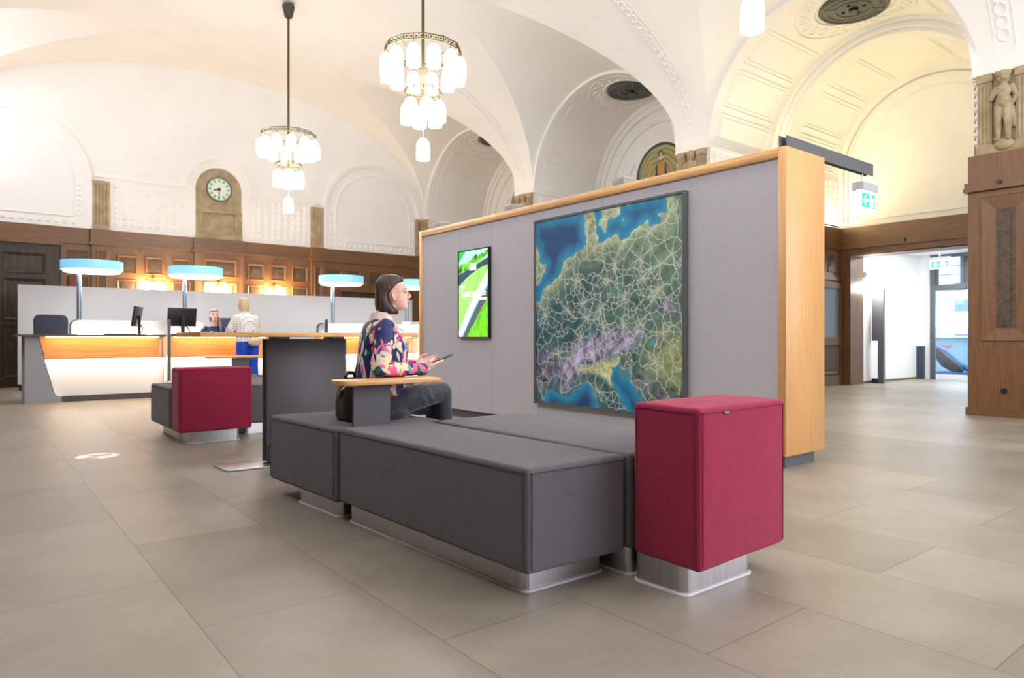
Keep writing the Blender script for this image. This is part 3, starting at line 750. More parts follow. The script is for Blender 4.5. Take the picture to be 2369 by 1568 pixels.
# second island by the counters
g2 = 'seat blocks of the far seating island'
block('backrest_block', 'upright berry red backrest block of the far seating island', 'pouf', [(1.53,6.88),(2.19,6.88),(2.19,7.17),(1.53,7.17)], .115, .715, BERRY, BERRYS, [(1.60,6.96),(2.10,6.96),(2.10,7.15),(1.61,7.15)], r=.02, seed=13)
block('seat_block', 'grey seat block behind the far berry red backrest', 'seat', [(1.52,7.19),(2.17,7.19),(2.17,8.06),(1.52,8.06)], .12, .52, GREY, GREYS, [(1.60,7.2),(2.1,7.2),(2.1,8.0),(1.62,8.0)], group=g2, seed=15)
block('seat_block', 'grey seat block between the far berry backrest and the tall table', 'seat', [(2.20,7.19),(2.85,7.19),(2.85,8.70),(2.20,8.70)], .12, .52, GREY, GREYS, [(2.25,7.3),(2.75,7.3),(2.75,8.5),(2.25,8.5)], group=g2, seed=17)
block('seat_block', 'grey seat block at the far end of the far seating island', 'seat', [(2.20,8.83),(3.0,8.83),(3.0,9.6),(2.20,9.6)], .12, .52, GREY, GREYS, [(2.3,8.9),(2.9,8.9),(2.9,9.5),(2.3,9.5)], group=g2, seed=19)
def side_table(label, x0, x1, y0, y1, px0, px1, py, z):
    t = thing('side_table', label, 'table', (px0, py, 0))
    m = MB(); pts = []
    q = [Vector(p) for p in ((x0,y0),(x1,y0),(x1,y1),(x0,y1))]
    m.prism(base_mb(q, 0, 0, .05), z-.026, z); m.build('table_top', OAKT, t, bevel=.003)
    MB().box(px0+.02, x1-.09, y0+.05, y1-.04, z-.032, z-.026).build('steel_bracket', BLACK, t)
    MB().box(px0, px1, py, py+.02, 0.02, z-.03).build('support_panel', ANTHR, t)
    return t
side_table('small oak side table fixed to the near seating island beside the woman', 1.575, 2.195, 3.41, 3.63, 1.665, 1.890, 3.503, .766)
side_table('small oak side table on the far seating island', 2.28, 3.05, 8.72, 8.98, 2.55, 2.76, 8.76, .775)
# tall table
t = thing('standing_table', 'tall oak topped standing table with wide anthracite panel base', 'table', (2.17, 5.45, 0))
MB().box(1.27, 3.02, 5.10, 5.80, 1.005, 1.040).build('table_top', OAKT, t, bevel=.004)
MB().box(1.835, 2.50, 5.40, 5.42, .15, .99).box(1.86, 2.50, 5.41, 5.43, .02, .15).box(1.835, 2.50, 5.49, 5.51, .02, .99).box(1.85, 2.49, 5.42, 5.49, .02, .985).build('panel_base', ANTHR, t, bevel=.002, seg=1)
MB().box(1.90, 2.0, 5.36, 5.55, .99, 1.005).build('bracket', BLACK, t); MB().box(2.36, 2.46, 5.36, 5.55, .99, 1.005).build('bracket', BLACK, t)
MB().prism(base_mb([(1.50,5.30),(2.95,5.30),(2.95,5.68),(1.50,5.68)], 0, 0, .06), 0, .014).build('floor_plate', STEEL, t, bevel=.003)
# floor marker
fs = thing('floor_sticker', 'round white and orange sticker on the floor tiles', 'sticker', (.86, 6.72, 0))
MB().cone((.86,6.72,0), (.86,6.72,.002), .16, n=40, smooth=False).build('disc', mat('sticker_white', (240,238,234), .35), fs)
MB().prism([(.72,6.66),(.80,6.70),(.86,6.62),(.84,6.58),(.76,6.60)], .002, .003).build('orange_mark', mat('sticker_orange', (214,150,110), .4), fs)
MB().prism([(.80,6.78),(.98,6.80),(.96,6.72),(.84,6.70)], .002, .003).build('grey_mark', mat('sticker_grey', (170,165,165), .4), fs)

# ------------------------------------------------------------------ partition with map and screen
pt = thing('partition', 'free standing grey fabric partition framed in light oak', 'partition', (5.1, 5.4, 0))
PX0, PX1, PY0, PY1, PZ = 4.84, 5.42, 2.78, 8.15, 2.45
MB().box(PX0+.07, PX1-.07, PY0+.05, PY1-.05, 0, .1).build('plinth', mat('plinth_grey', (96,100,104), .5, metal=.3), pt)
MB().box(PX0, PX1, PY0, PY0+.065, .1, PZ).build('end_board', OAK, pt, bevel=.002, seg=1)
MB().box(PX0, PX1, PY1-.065, PY1, .1, PZ).build('end_board', OAK, pt, bevel=.002, seg=1)
MB().box(PX0, PX1, PY0+.065, PY1-.065, PZ-.075, PZ).build('top_board', OAKY, pt, bevel=.002, seg=1)
ys = [PY0+.065, 3.675, 4.72, 5.68, 6.525, 7.185, PY1-.065]
for a, b in zip(ys, ys[1:]):
    MB().box(PX0+.022, PX0+.06, a+.0015, b-.0015, .1, PZ-.075).build('fabric_panel', PANEL, pt)
    MB().box(PX1-.06, PX1-.022, a+.0015, b-.0015, .1, PZ-.075).build('fabric_panel', PANEL, pt)
MB().box(PX0+.06, PX1-.06, PY0+.065, PY1-.065, .1, PZ-.08).build('core', BLACK, pt)
for k, y in enumerate((7.98, 6.39, 4.64)):
    lp = thing('spotlight', ('low grey spotlight on the partition top, far end above the screen', 'low grey spotlight on the partition top between screen and map', 'low grey spotlight on the partition top above the map')[k], 'lamp', (5.1, y, PZ))
    yy = y
    MB().box(5.0, 5.2, yy-.08, yy+.08, PZ, PZ+.12).build('housing', mat('spot_grey', (130,136,138), .5) if k == 0 else bpy.data.materials['spot_grey'], lp, bevel=.01)
    MB().box(5.02, 5.18, yy-.06, yy+.06, PZ+.12, PZ+.126).build('lens', mat('spot_lens', (220,220,216), .3) if k == 0 else bpy.data.materials['spot_lens'], lp)
# railway map
def seg_dist(U, V, a, b):
    ax, ay = a; bx, by = b; dx, dy = bx-ax, by-ay; L = dx*dx+dy*dy+1e-12
    t = np.clip(((U-ax)*dx+(V-ay)*dy)/L, 0, 1)
    return np.hypot(U-(ax+t*dx), V-(ay+t*dy))
def inside(U, V, poly):
    r = np.zeros(U.shape, bool); n = len(poly)
    for i in range(n):
        x1, y1 = poly[i]; x2, y2 = poly[i-1]
        c = ((y1 > V) != (y2 > V)) & (U < (x2-x1)*(V-y1)/(y2-y1+1e-12)+x1)
        r ^= c
    return r
def pdist(U, V, poly):
    d = np.full(U.shape, 9.)
    for i in range(len(poly)): d = np.minimum(d, seg_dist(U, V, poly[i-1], poly[i]))
    return d
def fbm(U, V, f, seed, oct_=5):
    rs = np.random.RandomState(seed); out = np.zeros(U.shape); amp = 1
    for o in range(oct_):
        n = int(f*2**o)+3; g = rs.rand(n+2, n+2); x = np.clip(U+.05, 0, 1.1)/1.1*n; y = np.clip(V+.05, 0, 1.15)/1.15*n
        i = x.astype(int); j = y.astype(int); fx = x-i; fy = y-j; fx = fx*fx*(3-2*fx); fy = fy*fy*(3-2*fy)
        out += amp*((g[j,i]*(1-fx)+g[j,i+1]*fx)*(1-fy)+(g[j+1,i]*(1-fx)+g[j+1,i+1]*fx)*fy-.5); amp *= .55
    return out
POLY = {'north': [(-0.011, -0.013), (0.379, -0.002), (0.379, 0.049), (0.387, 0.092), (0.397, 0.135), (0.402, 0.169), (0.379, 0.191), (0.338, 0.196), (0.314, 0.21), (0.265, 0.21), (0.234, 0.229), (0.221, 0.262), (0.196, 0.286), (0.183, 0.32), (0.151, 0.34), (0.098, 0.359), (0.071, 0.375), (0.051, 0.41), (0.031, 0.441), (-0.011, 0.442)], 'england': [(-0.011, 0.124), (0.024, 0.164), (0.038, 0.22), (0.085, 0.242), (0.071, 0.277), (0.038, 0.328), (0.017, 0.341), (-0.011, 0.339)], 'baltic': [(0.448, 0.004), (0.465, 0.06), (0.454, 0.108), (0.477, 0.152), (0.499, 0.167), (0.532, 0.146), (0.575, 0.143), (0.618, 0.137), (0.628, 0.17), (0.68, 0.152), (0.72, 0.126), (0.769, 0.098), (0.808, 0.095), (0.817, 0.119), (0.864, 0.122), (0.874, 0.093), (0.869, 0.07), (0.91, 0.069), (0.906, -0.006)], 'danish': [(0.51, -0.003), (0.628, -0.013), (0.623, 0.042), (0.586, 0.057), (0.554, 0.056), (0.537, 0.115), (0.51, 0.115), (0.499, 0.073), (0.471, 0.069), (0.51, 0.042)], 'isle': [(0.644, 0.07), (0.659, 0.073), (0.665, 0.084), (0.651, 0.087)], 'lake': [(0.803, 0.686), (0.827, 0.682), (0.853, 0.658), (0.836, 0.659)], 'lakeb': [(0.252, 0.714), (0.283, 0.713), (0.277, 0.722), (0.255, 0.724)], 'lakec': [(0.397, 0.632), (0.426, 0.636), (0.42, 0.644), (0.402, 0.643)], 'med': [(0.071, 1.022), (0.074, 0.95), (0.111, 0.925), (0.164, 0.935), (0.215, 0.954), (0.265, 0.955), (0.326, 0.916), (0.379, 0.875), (0.42, 0.886), (0.454, 0.917), (0.469, 0.949), (0.465, 0.969), (0.482, 1.005), (0.477, 1.055), (0.071, 1.094)], 'adria': [(0.562, 0.801), (0.591, 0.78), (0.628, 0.773), (0.633, 0.802), (0.649, 0.829), (0.685, 0.849), (0.72, 0.892), (0.779, 0.934), (0.808, 0.992), (0.808, 1.068), (0.71, 1.079), (0.669, 0.997), (0.644, 0.96), (0.618, 0.914), (0.581, 0.885), (0.565, 0.845)], 'inlet': [(0.654, 0.794), (0.68, 0.801), (0.695, 0.839), (0.669, 0.832)], 'alps': [(0.227, 0.922), (0.189, 0.802), (0.289, 0.696), (0.443, 0.644), (0.628, 0.629), (0.76, 0.614), (0.7, 0.691), (0.575, 0.725), (0.443, 0.76), (0.35, 0.797), (0.301, 0.867)], 'dinar': [(0.659, 0.786), (0.74, 0.806), (0.874, 0.867), (0.99, 0.897), (0.99, 0.962), (0.808, 0.947), (0.73, 0.876)], 'cevennes': [(0.017, 0.754), (0.151, 0.715), (0.177, 0.82), (0.125, 0.893), (0.017, 0.917)], 'po': [(0.326, 0.806), (0.465, 0.784), (0.565, 0.765), (0.618, 0.747), (0.597, 0.78), (0.565, 0.805), (0.575, 0.877), (0.532, 0.847), (0.443, 0.818), (0.385, 0.812)], 'tatra': [(0.855, 0.495), (0.928, 0.468), (0.981, 0.492), (0.964, 0.528), (0.874, 0.532)]}
CITIES = [(0.082, 0.521), (0.32, 0.349), (0.448, 0.2), (0.594, 0.277), (0.752, 0.268), (0.937, 0.263), (0.869, 0.305), (0.769, 0.365), (0.864, 0.417), (0.654, 0.452), (0.49, 0.501), (0.519, 0.596), (0.752, 0.581), (0.892, 0.62), (0.367, 0.468), (0.541, 0.353), (0.822, 0.222), (0.836, 0.453), (0.183, 0.732), (0.477, 0.915), (0.846, 0.757), (0.402, 0.544), (0.259, 0.498), (0.649, 0.581), (0.356, 0.645), (0.808, 0.148)]
def make_map():
    nu, nv_ = 460, 470
    u = np.linspace(0, 1, nu); v = np.linspace(0, 1, nv_)
    U, V = np.meshgrid(u, v)
    J = .020*fbm(U, V, 24, 3); K = .020*fbm(U, V, 24, 4); UJ, VJ = U+J, V+K
    sea = np.zeros(U.shape, bool); dsea = np.full(U.shape, 9.)
    for k in ('north', 'baltic', 'med', 'adria', 'inlet', 'lake', 'lakeb', 'lakec'):
        sea |= inside(UJ, VJ, POLY[k])
        if 'lake' not in k: dsea = np.minimum(dsea, pdist(UJ, VJ, POLY[k]))
    for k in ('england', 'danish', 'isle'):
        sea &= ~inside(UJ, VJ, POLY[k]); dsea = np.minimum(dsea, pdist(UJ, VJ, POLY[k]))
    L = lambda c: np.array(lin(c))[None, None, :]
    def soft(k, w):
        ins = inside(UJ*1.0, VJ, POLY[k]); d = pdist(UJ, VJ, POLY[k]); return np.clip(.5+np.where(ins, d, -d)/w, 0, 1)[..., None]
    n1 = fbm(U, V, 7, 11)[..., None]; n2 = fbm(U, V, 28, 12)[..., None]; n3 = fbm(U, V, 60, 13, 3)[..., None]
    land = L((48,92,98))*(1+.55*n1)
    tr = np.clip(1.25*(U*.9+(1-V)*.75)-.72+.25*n1[..., 0], 0, 1)[..., None]        # lighter plains to the north-east
    land = land*(1-tr)+L((104,134,112))*tr
    br = np.clip(1-np.hypot(U-.93, V-.76)/.2, 0, 1)[..., None]; land = land*(1-br*.8)+L((168,176,110))*br*.8
    co = np.exp(-np.maximum(dsea-.0, 0)/(.022+.05*np.clip(.75-V-U*.35, 0, 1)))[..., None]*np.clip(1.5-V*1.5, .12, 1)[..., None]
    land = land*(1-co)+L((184,194,150))*co
    for k, c, w in (('cevennes', (108,104,128), .12), ('alps', (150,142,170), .07), ('dinar', (92,104,104), .05), ('tatra', (118,116,134), .06), ('po', (206,208,150), .04)):
        s_ = soft(k, w)
        tex = (1+.9*n2+.5*n3) if k != 'po' else (1+.15*n2)
        land = land*(1-s_)+L(c)*tex*s_
    land = land*(1+.5*n2+.45*n3)
    dd = np.clip(dsea/.065, 0, 1)[..., None]
    water = L((36,150,190))*(1-dd)+L((16,70,122))*dd
    for k in ('lake', 'lakeb', 'lakec'): water[inside(UJ, VJ, POLY[k])] = lin((60,170,205))
    img = np.where(sea[..., None], water, np.clip(land, 0, 1))
    # railway lines
    rs = random.Random(5); pts = list(CITIES)
    tries = 0
    while len(pts) < 470 and tries < 20000:
        tries += 1; p = (rs.random(), rs.random())
        i, j = int(p[1]*(nv_-1)), int(p[0]*(nu-1))
        if sea[i, j]: continue
        dens = .024+.026*abs(p[0]-.6)+(.03 if p[1] < .3 else 0)+(.018 if p[1] > .8 else 0)
        if min(math.hypot(p[0]-q[0], p[1]-q[1]) for q in pts) > dens*.85: pts.append(p)
    lines = set()
    for a, p in enumerate(pts):
        near = sorted(range(len(pts)), key=lambda b: math.hypot(p[0]-pts[b][0], p[1]-pts[b][1]))[1:(6 if a < len(CITIES) else 4)]
        for b in near: lines.add((min(a, b), max(a, b)))
    for a in range(len(CITIES)):
        rank = sorted(range(len(pts)), key=lambda b: abs(math.hypot(CITIES[a][0]-pts[b][0], CITIES[a][1]-pts[b][1])-.075))
        for b in rank[:6]: lines.add((min(a, b), max(a, b)))
    cov = np.zeros(U.shape)
    for a, b in lines:
        p, q = pts[a], pts[b]; d = math.hypot(q[0]-p[0], q[1]-p[1])
        if d > .16: continue
        nseg = max(2, int(d/.008)); prev = None; off = 0
        for i in range(nseg+1):
            t = i/nseg; off += rs.uniform(-.0035, .0035)
            o = off*math.sin(PI*t)*1.3
            c = (p[0]+(q[0]-p[0])*t-(q[1]-p[1])/d*o, p[1]+(q[1]-p[1])*t+(q[0]-p[0])/d*o)
            if prev:
                n_ = 5
                for s_ in range(n_):
                    x = (prev[0]+(c[0]-prev[0])*s_/n_)*(nu-1); y = (prev[1]+(c[1]-prev[1])*s_/n_)*(nv_-1)
                    xi, yi = int(round(x)), int(round(y))
                    if 0 <= xi < nu and 0 <= yi < nv_ and not sea[yi, xi]:
                        cov[yi, xi] = max(cov[yi, xi], .74)
                        for ox, oy in ((1,0),(0,1)):
                            if yi+oy < nv_ and xi+ox < nu: cov[yi+oy, xi+ox] = max(cov[yi+oy, xi+ox], .10)
            prev = c
    img = img*(1-cov[..., None])+L((232,240,230))*cov[..., None]
    for a, (x, y) in enumerate(CITIES):
        g = np.exp(-((U-x)**2+(V-y)**2)/(.006**2))[..., None]; img = img*(1-.7*g)+L((226,130,140))*.7*g
        g = np.exp(-((U-x)**2+(V-y)**2)/(.03**2))[..., None]; img = img*(1-.25*g)+L((214,220,190))*.25*g
    Y = 5.665-U*1.95; Z = 2.24-V*1.925
    vs = np.stack([np.full(U.shape, PX0-.022), Y, Z], -1).reshape(-1, 3)
    me = bpy.data.meshes.new('map_print')
    I = np.arange(nu*nv_).reshape(nv_, nu)
    f = np.stack([I[:-1,:-1], I[:-1,1:], I[1:,1:], I[1:,:-1]], -1).reshape(-1, 4)
    me.vertices.add(len(vs)); me.vertices.foreach_set('co', vs.astype(np.float32).ravel())
    me.loops.add(f.size); me.loops.foreach_set('vertex_index', f.astype(np.int32).ravel())
    me.polygons.add(len(f)); me.polygons.foreach_set('loop_start', np.arange(0, f.size, 4, dtype=np.int32)); me.update(calc_edges=True)
    colour_attr(me, np.clip(img, 0, 1).reshape(-1, 3))
    return me
mp = thing('wall_map', 'large framed relief map with white railway lines on the grey partition', 'map', (PX0-.02, 4.69, 0))
me = make_map(); me.materials.append(attr_mat('map_paint', .5, emit=.05))
o = link('map_print', me, mp); o.location = -Vector(mp.location)
m = MB(); a, b, z0, z1 = 3.69, 5.69, .292, 2.263
m.box(PX0-.035, PX0+.02, a, b, z0, z0+.024).box(PX0-.035, PX0+.02, a, b, z1-.022, z1).box(PX0-.035, PX0+.02, a, a+.025, z0, z1).box(PX0-.035, PX0+.02, b-.025, b, z0, z1)
m.build('frame', DARK, mp); MB().box(PX0-.02, PX0+.02, a+.02, b-.02, z0+.02, z1-.02).build('backing', BLACK, mp)
for tx_, yy, zz in (('NORDSEE', 5.36, 2.10), ('OSTSEE', 4.20, 2.16)):
    text(tx_, .035, (PX0-.0235, yy, zz), (PI/2, 0, -PI/2), mat('sea_letters', (70,130,170), .5), mp, ext=.0005)
# screen
sc_ = thing('display_screen', 'narrow upright lit screen showing green fields beside the wall map', 'screen', (PX0-.02, 6.86, 0))
def make_screen():
    nu, nv_ = 130, 220
    U, V = np.meshgrid(np.linspace(0, 1, nu), np.linspace(0, 1, nv_)); L = lambda c: np.array(lin(c))[None, None, :]
    n1 = fbm(U, V, 14, 31)[..., None]; n2 = fbm(U, V, 6, 32)[..., None]
    img = L((170,240,120))*(1+.3*n2)
    W = lambda m_, c: np.where(m_[..., None], c, img)
    sky = V < .17-.07*U; img = W(sky, L((190,250,225))*(1+.1*n1))
    img = W((V < .12-.5*U) , L((40,220,80))*(1+n1*.2))
    tree = (V > .15-.12*U+.05*n1[..., 0]) & (V < .28-.22*U); img = W(tree, L((110,210,60))*(1+1.3*n1))
    dark = (V > .27-.17*U) & (V < .40-.36*U+.14*U*U); img = W(dark, L((60,80,110))*(1+.3*n1))
    c = .30+.53*(1-U)+.18*(1-U)**2          # the pale road
    img = W(np.abs(V-c-.02) < .11-.02*U, L((130,230,225)))
    img = W(np.abs(V-c) < .075, L((236,255,252)))
    ed = (V > c+.11) & (V < c+.24+.03*n1[..., 0]); img = W(ed, L((96,98,108))*(1+.2*n1))
    fl = V > c+.24+.05*n1[..., 0]; img = W(fl, L((120,225,40))*(1+.5*n1+.3*n2))
    img = W((np.abs(U-.48) < .11) & (np.abs(V-.19) < .042), L((245,255,250)))
    Y = 7.165-U*.63; Z = 2.065-V*1.055
    vs = np.stack([np.full(U.shape, PX0-.012), Y, Z], -1).reshape(-1, 3); I = np.arange(nu*nv_).reshape(nv_, nu)
    f = np.stack([I[:-1,:-1], I[:-1,1:], I[1:,1:], I[1:,:-1]], -1).reshape(-1, 4)
    me = bpy.data.meshes.new('screen_image'); me.from_pydata(vs.tolist(), [], f.tolist()); colour_attr(me, np.clip(img, 0, 1).reshape(-1, 3)); return me
me = make_screen(); ms = attr_mat('screen_light', .3, emit=.62); me.materials.append(ms); ms.node_tree.nodes['Principled BSDF'].inputs['Base Color'].default_value = (0,0,0,1)
for l in list(ms.node_tree.links):
    if l.to_socket.name == 'Base Color': ms.node_tree.links.remove(l)
o = link('screen_image', me, sc_); o.location = -Vector(sc_.location)
m = MB(); a, b, z0, z1 = 6.53, 7.18, .995, 2.078
m.box(PX0-.02, PX0+.021, a, b, z0, z0+.014).box(PX0-.02, PX0+.021, a, b, z1-.014, z1).box(PX0-.02, PX0+.021, a, a+.016, z0, z1).box(PX0-.02, PX0+.021, b-.014, b, z0, z1)
m.build('bezel', BLACK, sc_)
SW = mat('screen_letters', (255,255,255), .5, emit=.7)
text('Sparpreise', .125, (PX0-.0125, 6.855, 1.545), (PI/2, 0, -PI/2), SW, sc_, ext=.0004)
MB().box(PX0-.0128, PX0-.0124, 7.03, 7.13, 1.615, 1.645).build('white_bar', SW, sc_)
MB().box(PX0-.0128, PX0-.0124, 6.58, 6.72, 1.455, 1.485).build('white_bar', SW, sc_)
# exit sign on its beam
ar = thing('sign_arm', 'long dark grey metal arm laid across the partition top', 'bracket', (4.95, 2.85, PZ))
MB().box(4.93, 6.38, 2.825, 2.832, PZ, PZ+.105).build('side_plate', DARK, ar)
MB().box(4.90, 6.34, 2.868, 2.875, PZ, PZ+.105).build('side_plate', DARK, ar)
MB().box(4.93, 6.34, 2.832, 2.868, PZ+.01, PZ+.03).build('spacer', DARK, ar)
GRN = mat('sign_green', (20,190,150), .4, emit=.3, ecol=(20,196,156)); SGW = mat('sign_white', (255,255,255), .4, emit=.45)
def exit_sign(label, x, y, ztop, w, h, axis, dep=.05):
    """axis 'x': the face runs along x and looks to -y; 'y': runs along y and looks to -x"""
    t = thing('exit_sign', label, 'sign', (x, y, ztop))
    T = (lambda u, d, z: (x+u, y-d, z)) if axis == 'x' else (lambda u, d, z: (x-d, y-u, z))
    MB(T).box(-w/2, w/2, -dep, dep, ztop-.065, ztop).build('housing', mat('sign_housing', (176,178,186), .4) if axis == 'x' else bpy.data.materials['sign_housing'], t)
    MB(T).box(-w/2+.01, w/2-.01, -dep*.5, dep*.5, ztop-.065-h, ztop-.065).build('lit_panel', SGW, t)
    d = dep*.5+.002; z0 = ztop-.065-h*.86; z1 = ztop-.065-h*.16; zm = (z0+z1)/2
    MB(T).box(-w*.40, w*.06, d-.002, d, z0, z1).build('arrow_field', GRN, t)
    MB(T).box(w*.24, w*.42, d-.002, d, z0, z1).build('figure_field', GRN, t)
    m = MB(T); k = h*.26
    m.prism([(-w*.33, zm), (-w*.20, zm+k), (-w*.13, zm+k), (-w*.20, zm+k*.25), (-w*.0, zm+k*.25), (-w*.0, zm-k*.25), (-w*.20, zm-k*.25), (-w*.13, zm-k), (-w*.20, zm-k)], d, d+.002, 'y')
    m.build('arrow', SGW, t)
    m = MB(T); m.box(w*.28, w*.33, d, d+.002, z0+.01, z1-.03); m.obox((w*.36, d+.001, zm+.01), (w*.09, .002, .012)); m.build('running_figure', SGW, t)
    return t
e1 = exit_sign('lit green exit sign hanging from the metal arm on the partition', 6.28, 2.85, 2.37, .29, .175, 'x')
MB().cone((6.22, 2.85, 2.37), (6.22, 2.85, PZ+.01), .009, n=10).build('hanger_rod', STEEL, e1)
e2 = exit_sign('small lit exit sign inside the vestibule above the glass doors', 17.3, 6.2, 2.83, .42, .2, 'y')
MB().cone((17.3, 6.2, 2.83), (17.3, 6.2, 2.98), .012, n=8).build('hanger_rod', STEEL, e2)

# ------------------------------------------------------------------ service counters
LEDW = mat('warm_light_strip', (255,240,210), .5, emit=14, ecol=(255,206,140)); LEDC = mat('white_light_strip', (255,250,240), .5, emit=20, ecol=(255,236,210))
ORG = varied(mat('counter_oak', (224,164,96), .4), (214,152,84), (232,176,112), scale=(.3,4,5), nscale=5)
CG = fabric('counter_grey', (156,160,168), (170,174,182), ns=200, bump=.05)
YF = 12.7
def counter(x0, x1, label, end, right=True):
    t = thing('service_counter', label, 'counter', ((x0+x1)/2, YF, 0), 'service counters along the hall')
    a = x0+.17 if end else x0
    L0 = [(a, 1.015), (a+.20, .12), (a+.27, .09)] if end else [(x0, 1.015), (x0, .09)]
    if end:
        MB().prism([(x0, .0), (x0, 1.02), (a, 1.02), (a+.19, .16), (a+.24, .10), (a+.30, .09), (a+.3, 0)], YF-.02, YF+.75, 'y').build('end_panel', CG, t)
    MB().prism([(a+.02, 1.02), (x1-.06, 1.02), (x1-.06, .69), (a+(.09 if end else .02), .69)], YF+.10, YF+.14, 'y').build('wood_fascia', ORG, t)
    MB().prism([(a+(.075 if end else 0), .69), (x1, .69), (x1, .665), (a+(.08 if end else 0), .665)], YF-.02, YF+.16, 'y').build('ledge', OAKX, t)
    MB().prism([(a+(.085 if end else 0), .665), (x1, .665), (x1, .09), (a+(.27 if end else 0), .09), (a+(.22 if end else 0), .12)], YF+.08, YF+.12, 'y').build('white_fascia', WHITE, t)
    MB().box(x0+(.28 if end else 0), x1, YF+.01, YF+.74, 0, .088).build('plinth', mat('counter_plinth', (84,82,84), .6) if end else bpy.data.materials['counter_plinth'], t)
    MB().box(x0-.12 if end else x0, x1, YF-.12, YF+.75, 1.02, 1.05).build('counter_top', mat('counter_top_dark', (92,76,62), .45) if end else bpy.data.materials['counter_top_dark'], t)
    MB().box(a+.1, x1-.08, YF-.03, YF-.0, 1.005, 1.02).build('light_strip', LEDW, t)
    MB().box(a+.12, x1-.02, YF+.0, YF+.03, .655, .665).build('light_strip', LEDC, t)
    MB().box(a+.1, x1, YF+.14, YF+.73, .09, .98).build('body', WHITE, t)
    return t
def divider(x, label):
    t = thing('counter_divider', label, 'divider', (x, YF, 0), 'dividers at the counter ends')
    P = [(YF-.22, .28), (YF-.22, 1.24), (YF-.205, 1.275), (YF-.17, 1.29), (YF+.75, 1.29), (YF+.75, .0), (YF-.1, 0), (YF-.1, .28)]
    MB().prism(P, x, x+.045, 'x').build('panel', WHITE, t)
    MB().prism([(YF-.24, .28), (YF-.24, 1.24), (YF-.22, 1.285), (YF-.18, 1.305), (YF-.17, 1.29), (YF-.205, 1.275), (YF-.22, 1.24), (YF-.22, .28)], x-.002, x+.047, 'x').build('dark_edge', DARK, t)
counter(.675, 2.59, 'service counter farthest left with slanted white front and no clerk', True)
divider(2.60, 'white divider with dark rounded edge right of the leftmost counter')
counter(2.65, 4.35, 'service counter with the clerk seated behind it', False)
counter(5.29, 7.42, 'service counter partly hidden behind the tall table and the seated woman', False)
divider(7.43, 'white divider with dark edge beside the oak partition frame')
counter(7.50, 9.3, 'service counter glimpsed between divider and oak partition frame', False)
bs = thing('privacy_screen_wall', 'long low grey fabric wall behind the service counters', 'partition', (5, 15.9, 0))
MB().box(.74, 9.2, 15.85, 16.0, .12, 2.0).build('fabric_face', fabric('pale_grey_fabric', (186,184,184), (200,198,198), ns=200, bump=.1), bs); MB().box(.76, 9.18, 15.87, 15.98, 0, .12).build('plinth', BLACK, bs)
for x0, x1, lb in ((1.40, 2.75, 'bright white low screen behind the leftmost counter'), (2.85, 3.57, 'bright white low screen behind the clerk'), (5.85, 7.9, 'bright white low screen behind the third counter')):
    s_ = thing('desk_screen', lb, 'screen', ((x0+x1)/2, 14.05, 0), 'low white screens behind the counters')
    MB().prism([(x0, .1), (x1, .1), (x1, 1.24), (x1-.03, 1.29), (x1-.08, 1.31), (x0+.10, 1.31), (x0+.03, 1.28), (x0, 1.22)], 14.02, 14.07, 'y').build('panel', WHITE, s_)
    MB().prism([(x0-.02, .1), (x0, .1), (x0, 1.22), (x0+.03, 1.28), (x0+.1, 1.31), (x0+.1, 1.325), (x0+.02, 1.295), (x0-.02, 1.24)], 14.015, 14.075, 'y').build('edge', DARK, s_)
    MB().box(x0+.1, x1-.1, 13.97, 14.0, 1.06, 1.07).build('light_strip', LEDC, s_)
    MB().box(x0, x1, 13.98, 14.12, 0, .1).build('foot', DARK, s_)
BLUE = mat('lamp_blue_band', (150,208,240), .4, emit=.30, ecol=(110,196,246)); LUND = mat('lamp_underside', (255,255,250), .4, emit=7, ecol=(240,246,255))
POLE = mat('lamp_pole', (150,170,186), .25, metal=.8)
lab = ('ring shaped lamp with pale blue band above the leftmost counter', 'blue ring lamp above the clerk and the customer', 'blue ring lamp left of the seated woman, above the third counter', 'blue ring lamp partly hidden behind the seated woman and partition')
for k, (x, px) in enumerate(((1.75, 1.66), (3.48, 3.30), (6.5, 6.22), (8.35, 8.05))):
    if k == 0:
        t = proto = thing('ring_lamp', lab[0], 'lamp', (x, 14.3, 0), 'blue ring lamps above the counters')
        MB().lathe([(.40,2.20),(.485,2.20),(.485,2.36),(.47,2.36),(.47,2.22),(.40,2.22)], (x,14.3,0), 48, close=True).build('blue_band', BLUE, t, sharp=30)
        MB().lathe([(.43,2.165),(.445,2.175),(.445,2.2),(.0,2.2),(0,2.165)], (x,14.3,0), 48).build('light_disc', LUND, t, sharp=30)
        MB().lathe([(0,2.2),(.40,2.2),(.40,2.34),(0,2.34)], (x,14.3,0), 48).build('top_disc', WHITE, t, sharp=30)
        MB().cone((x-.2,14.3,0), (x-.2,14.3,2.17), .038, n=20).build('pole', POLE, t)
        MB().cone((x-.2,14.3,0), (x-.2,14.3,.02), .15, n=24).build('foot_plate', DARK, t)
    else:
        t = copy_tree(proto); t.location.x = x; t['label'] = lab[k]
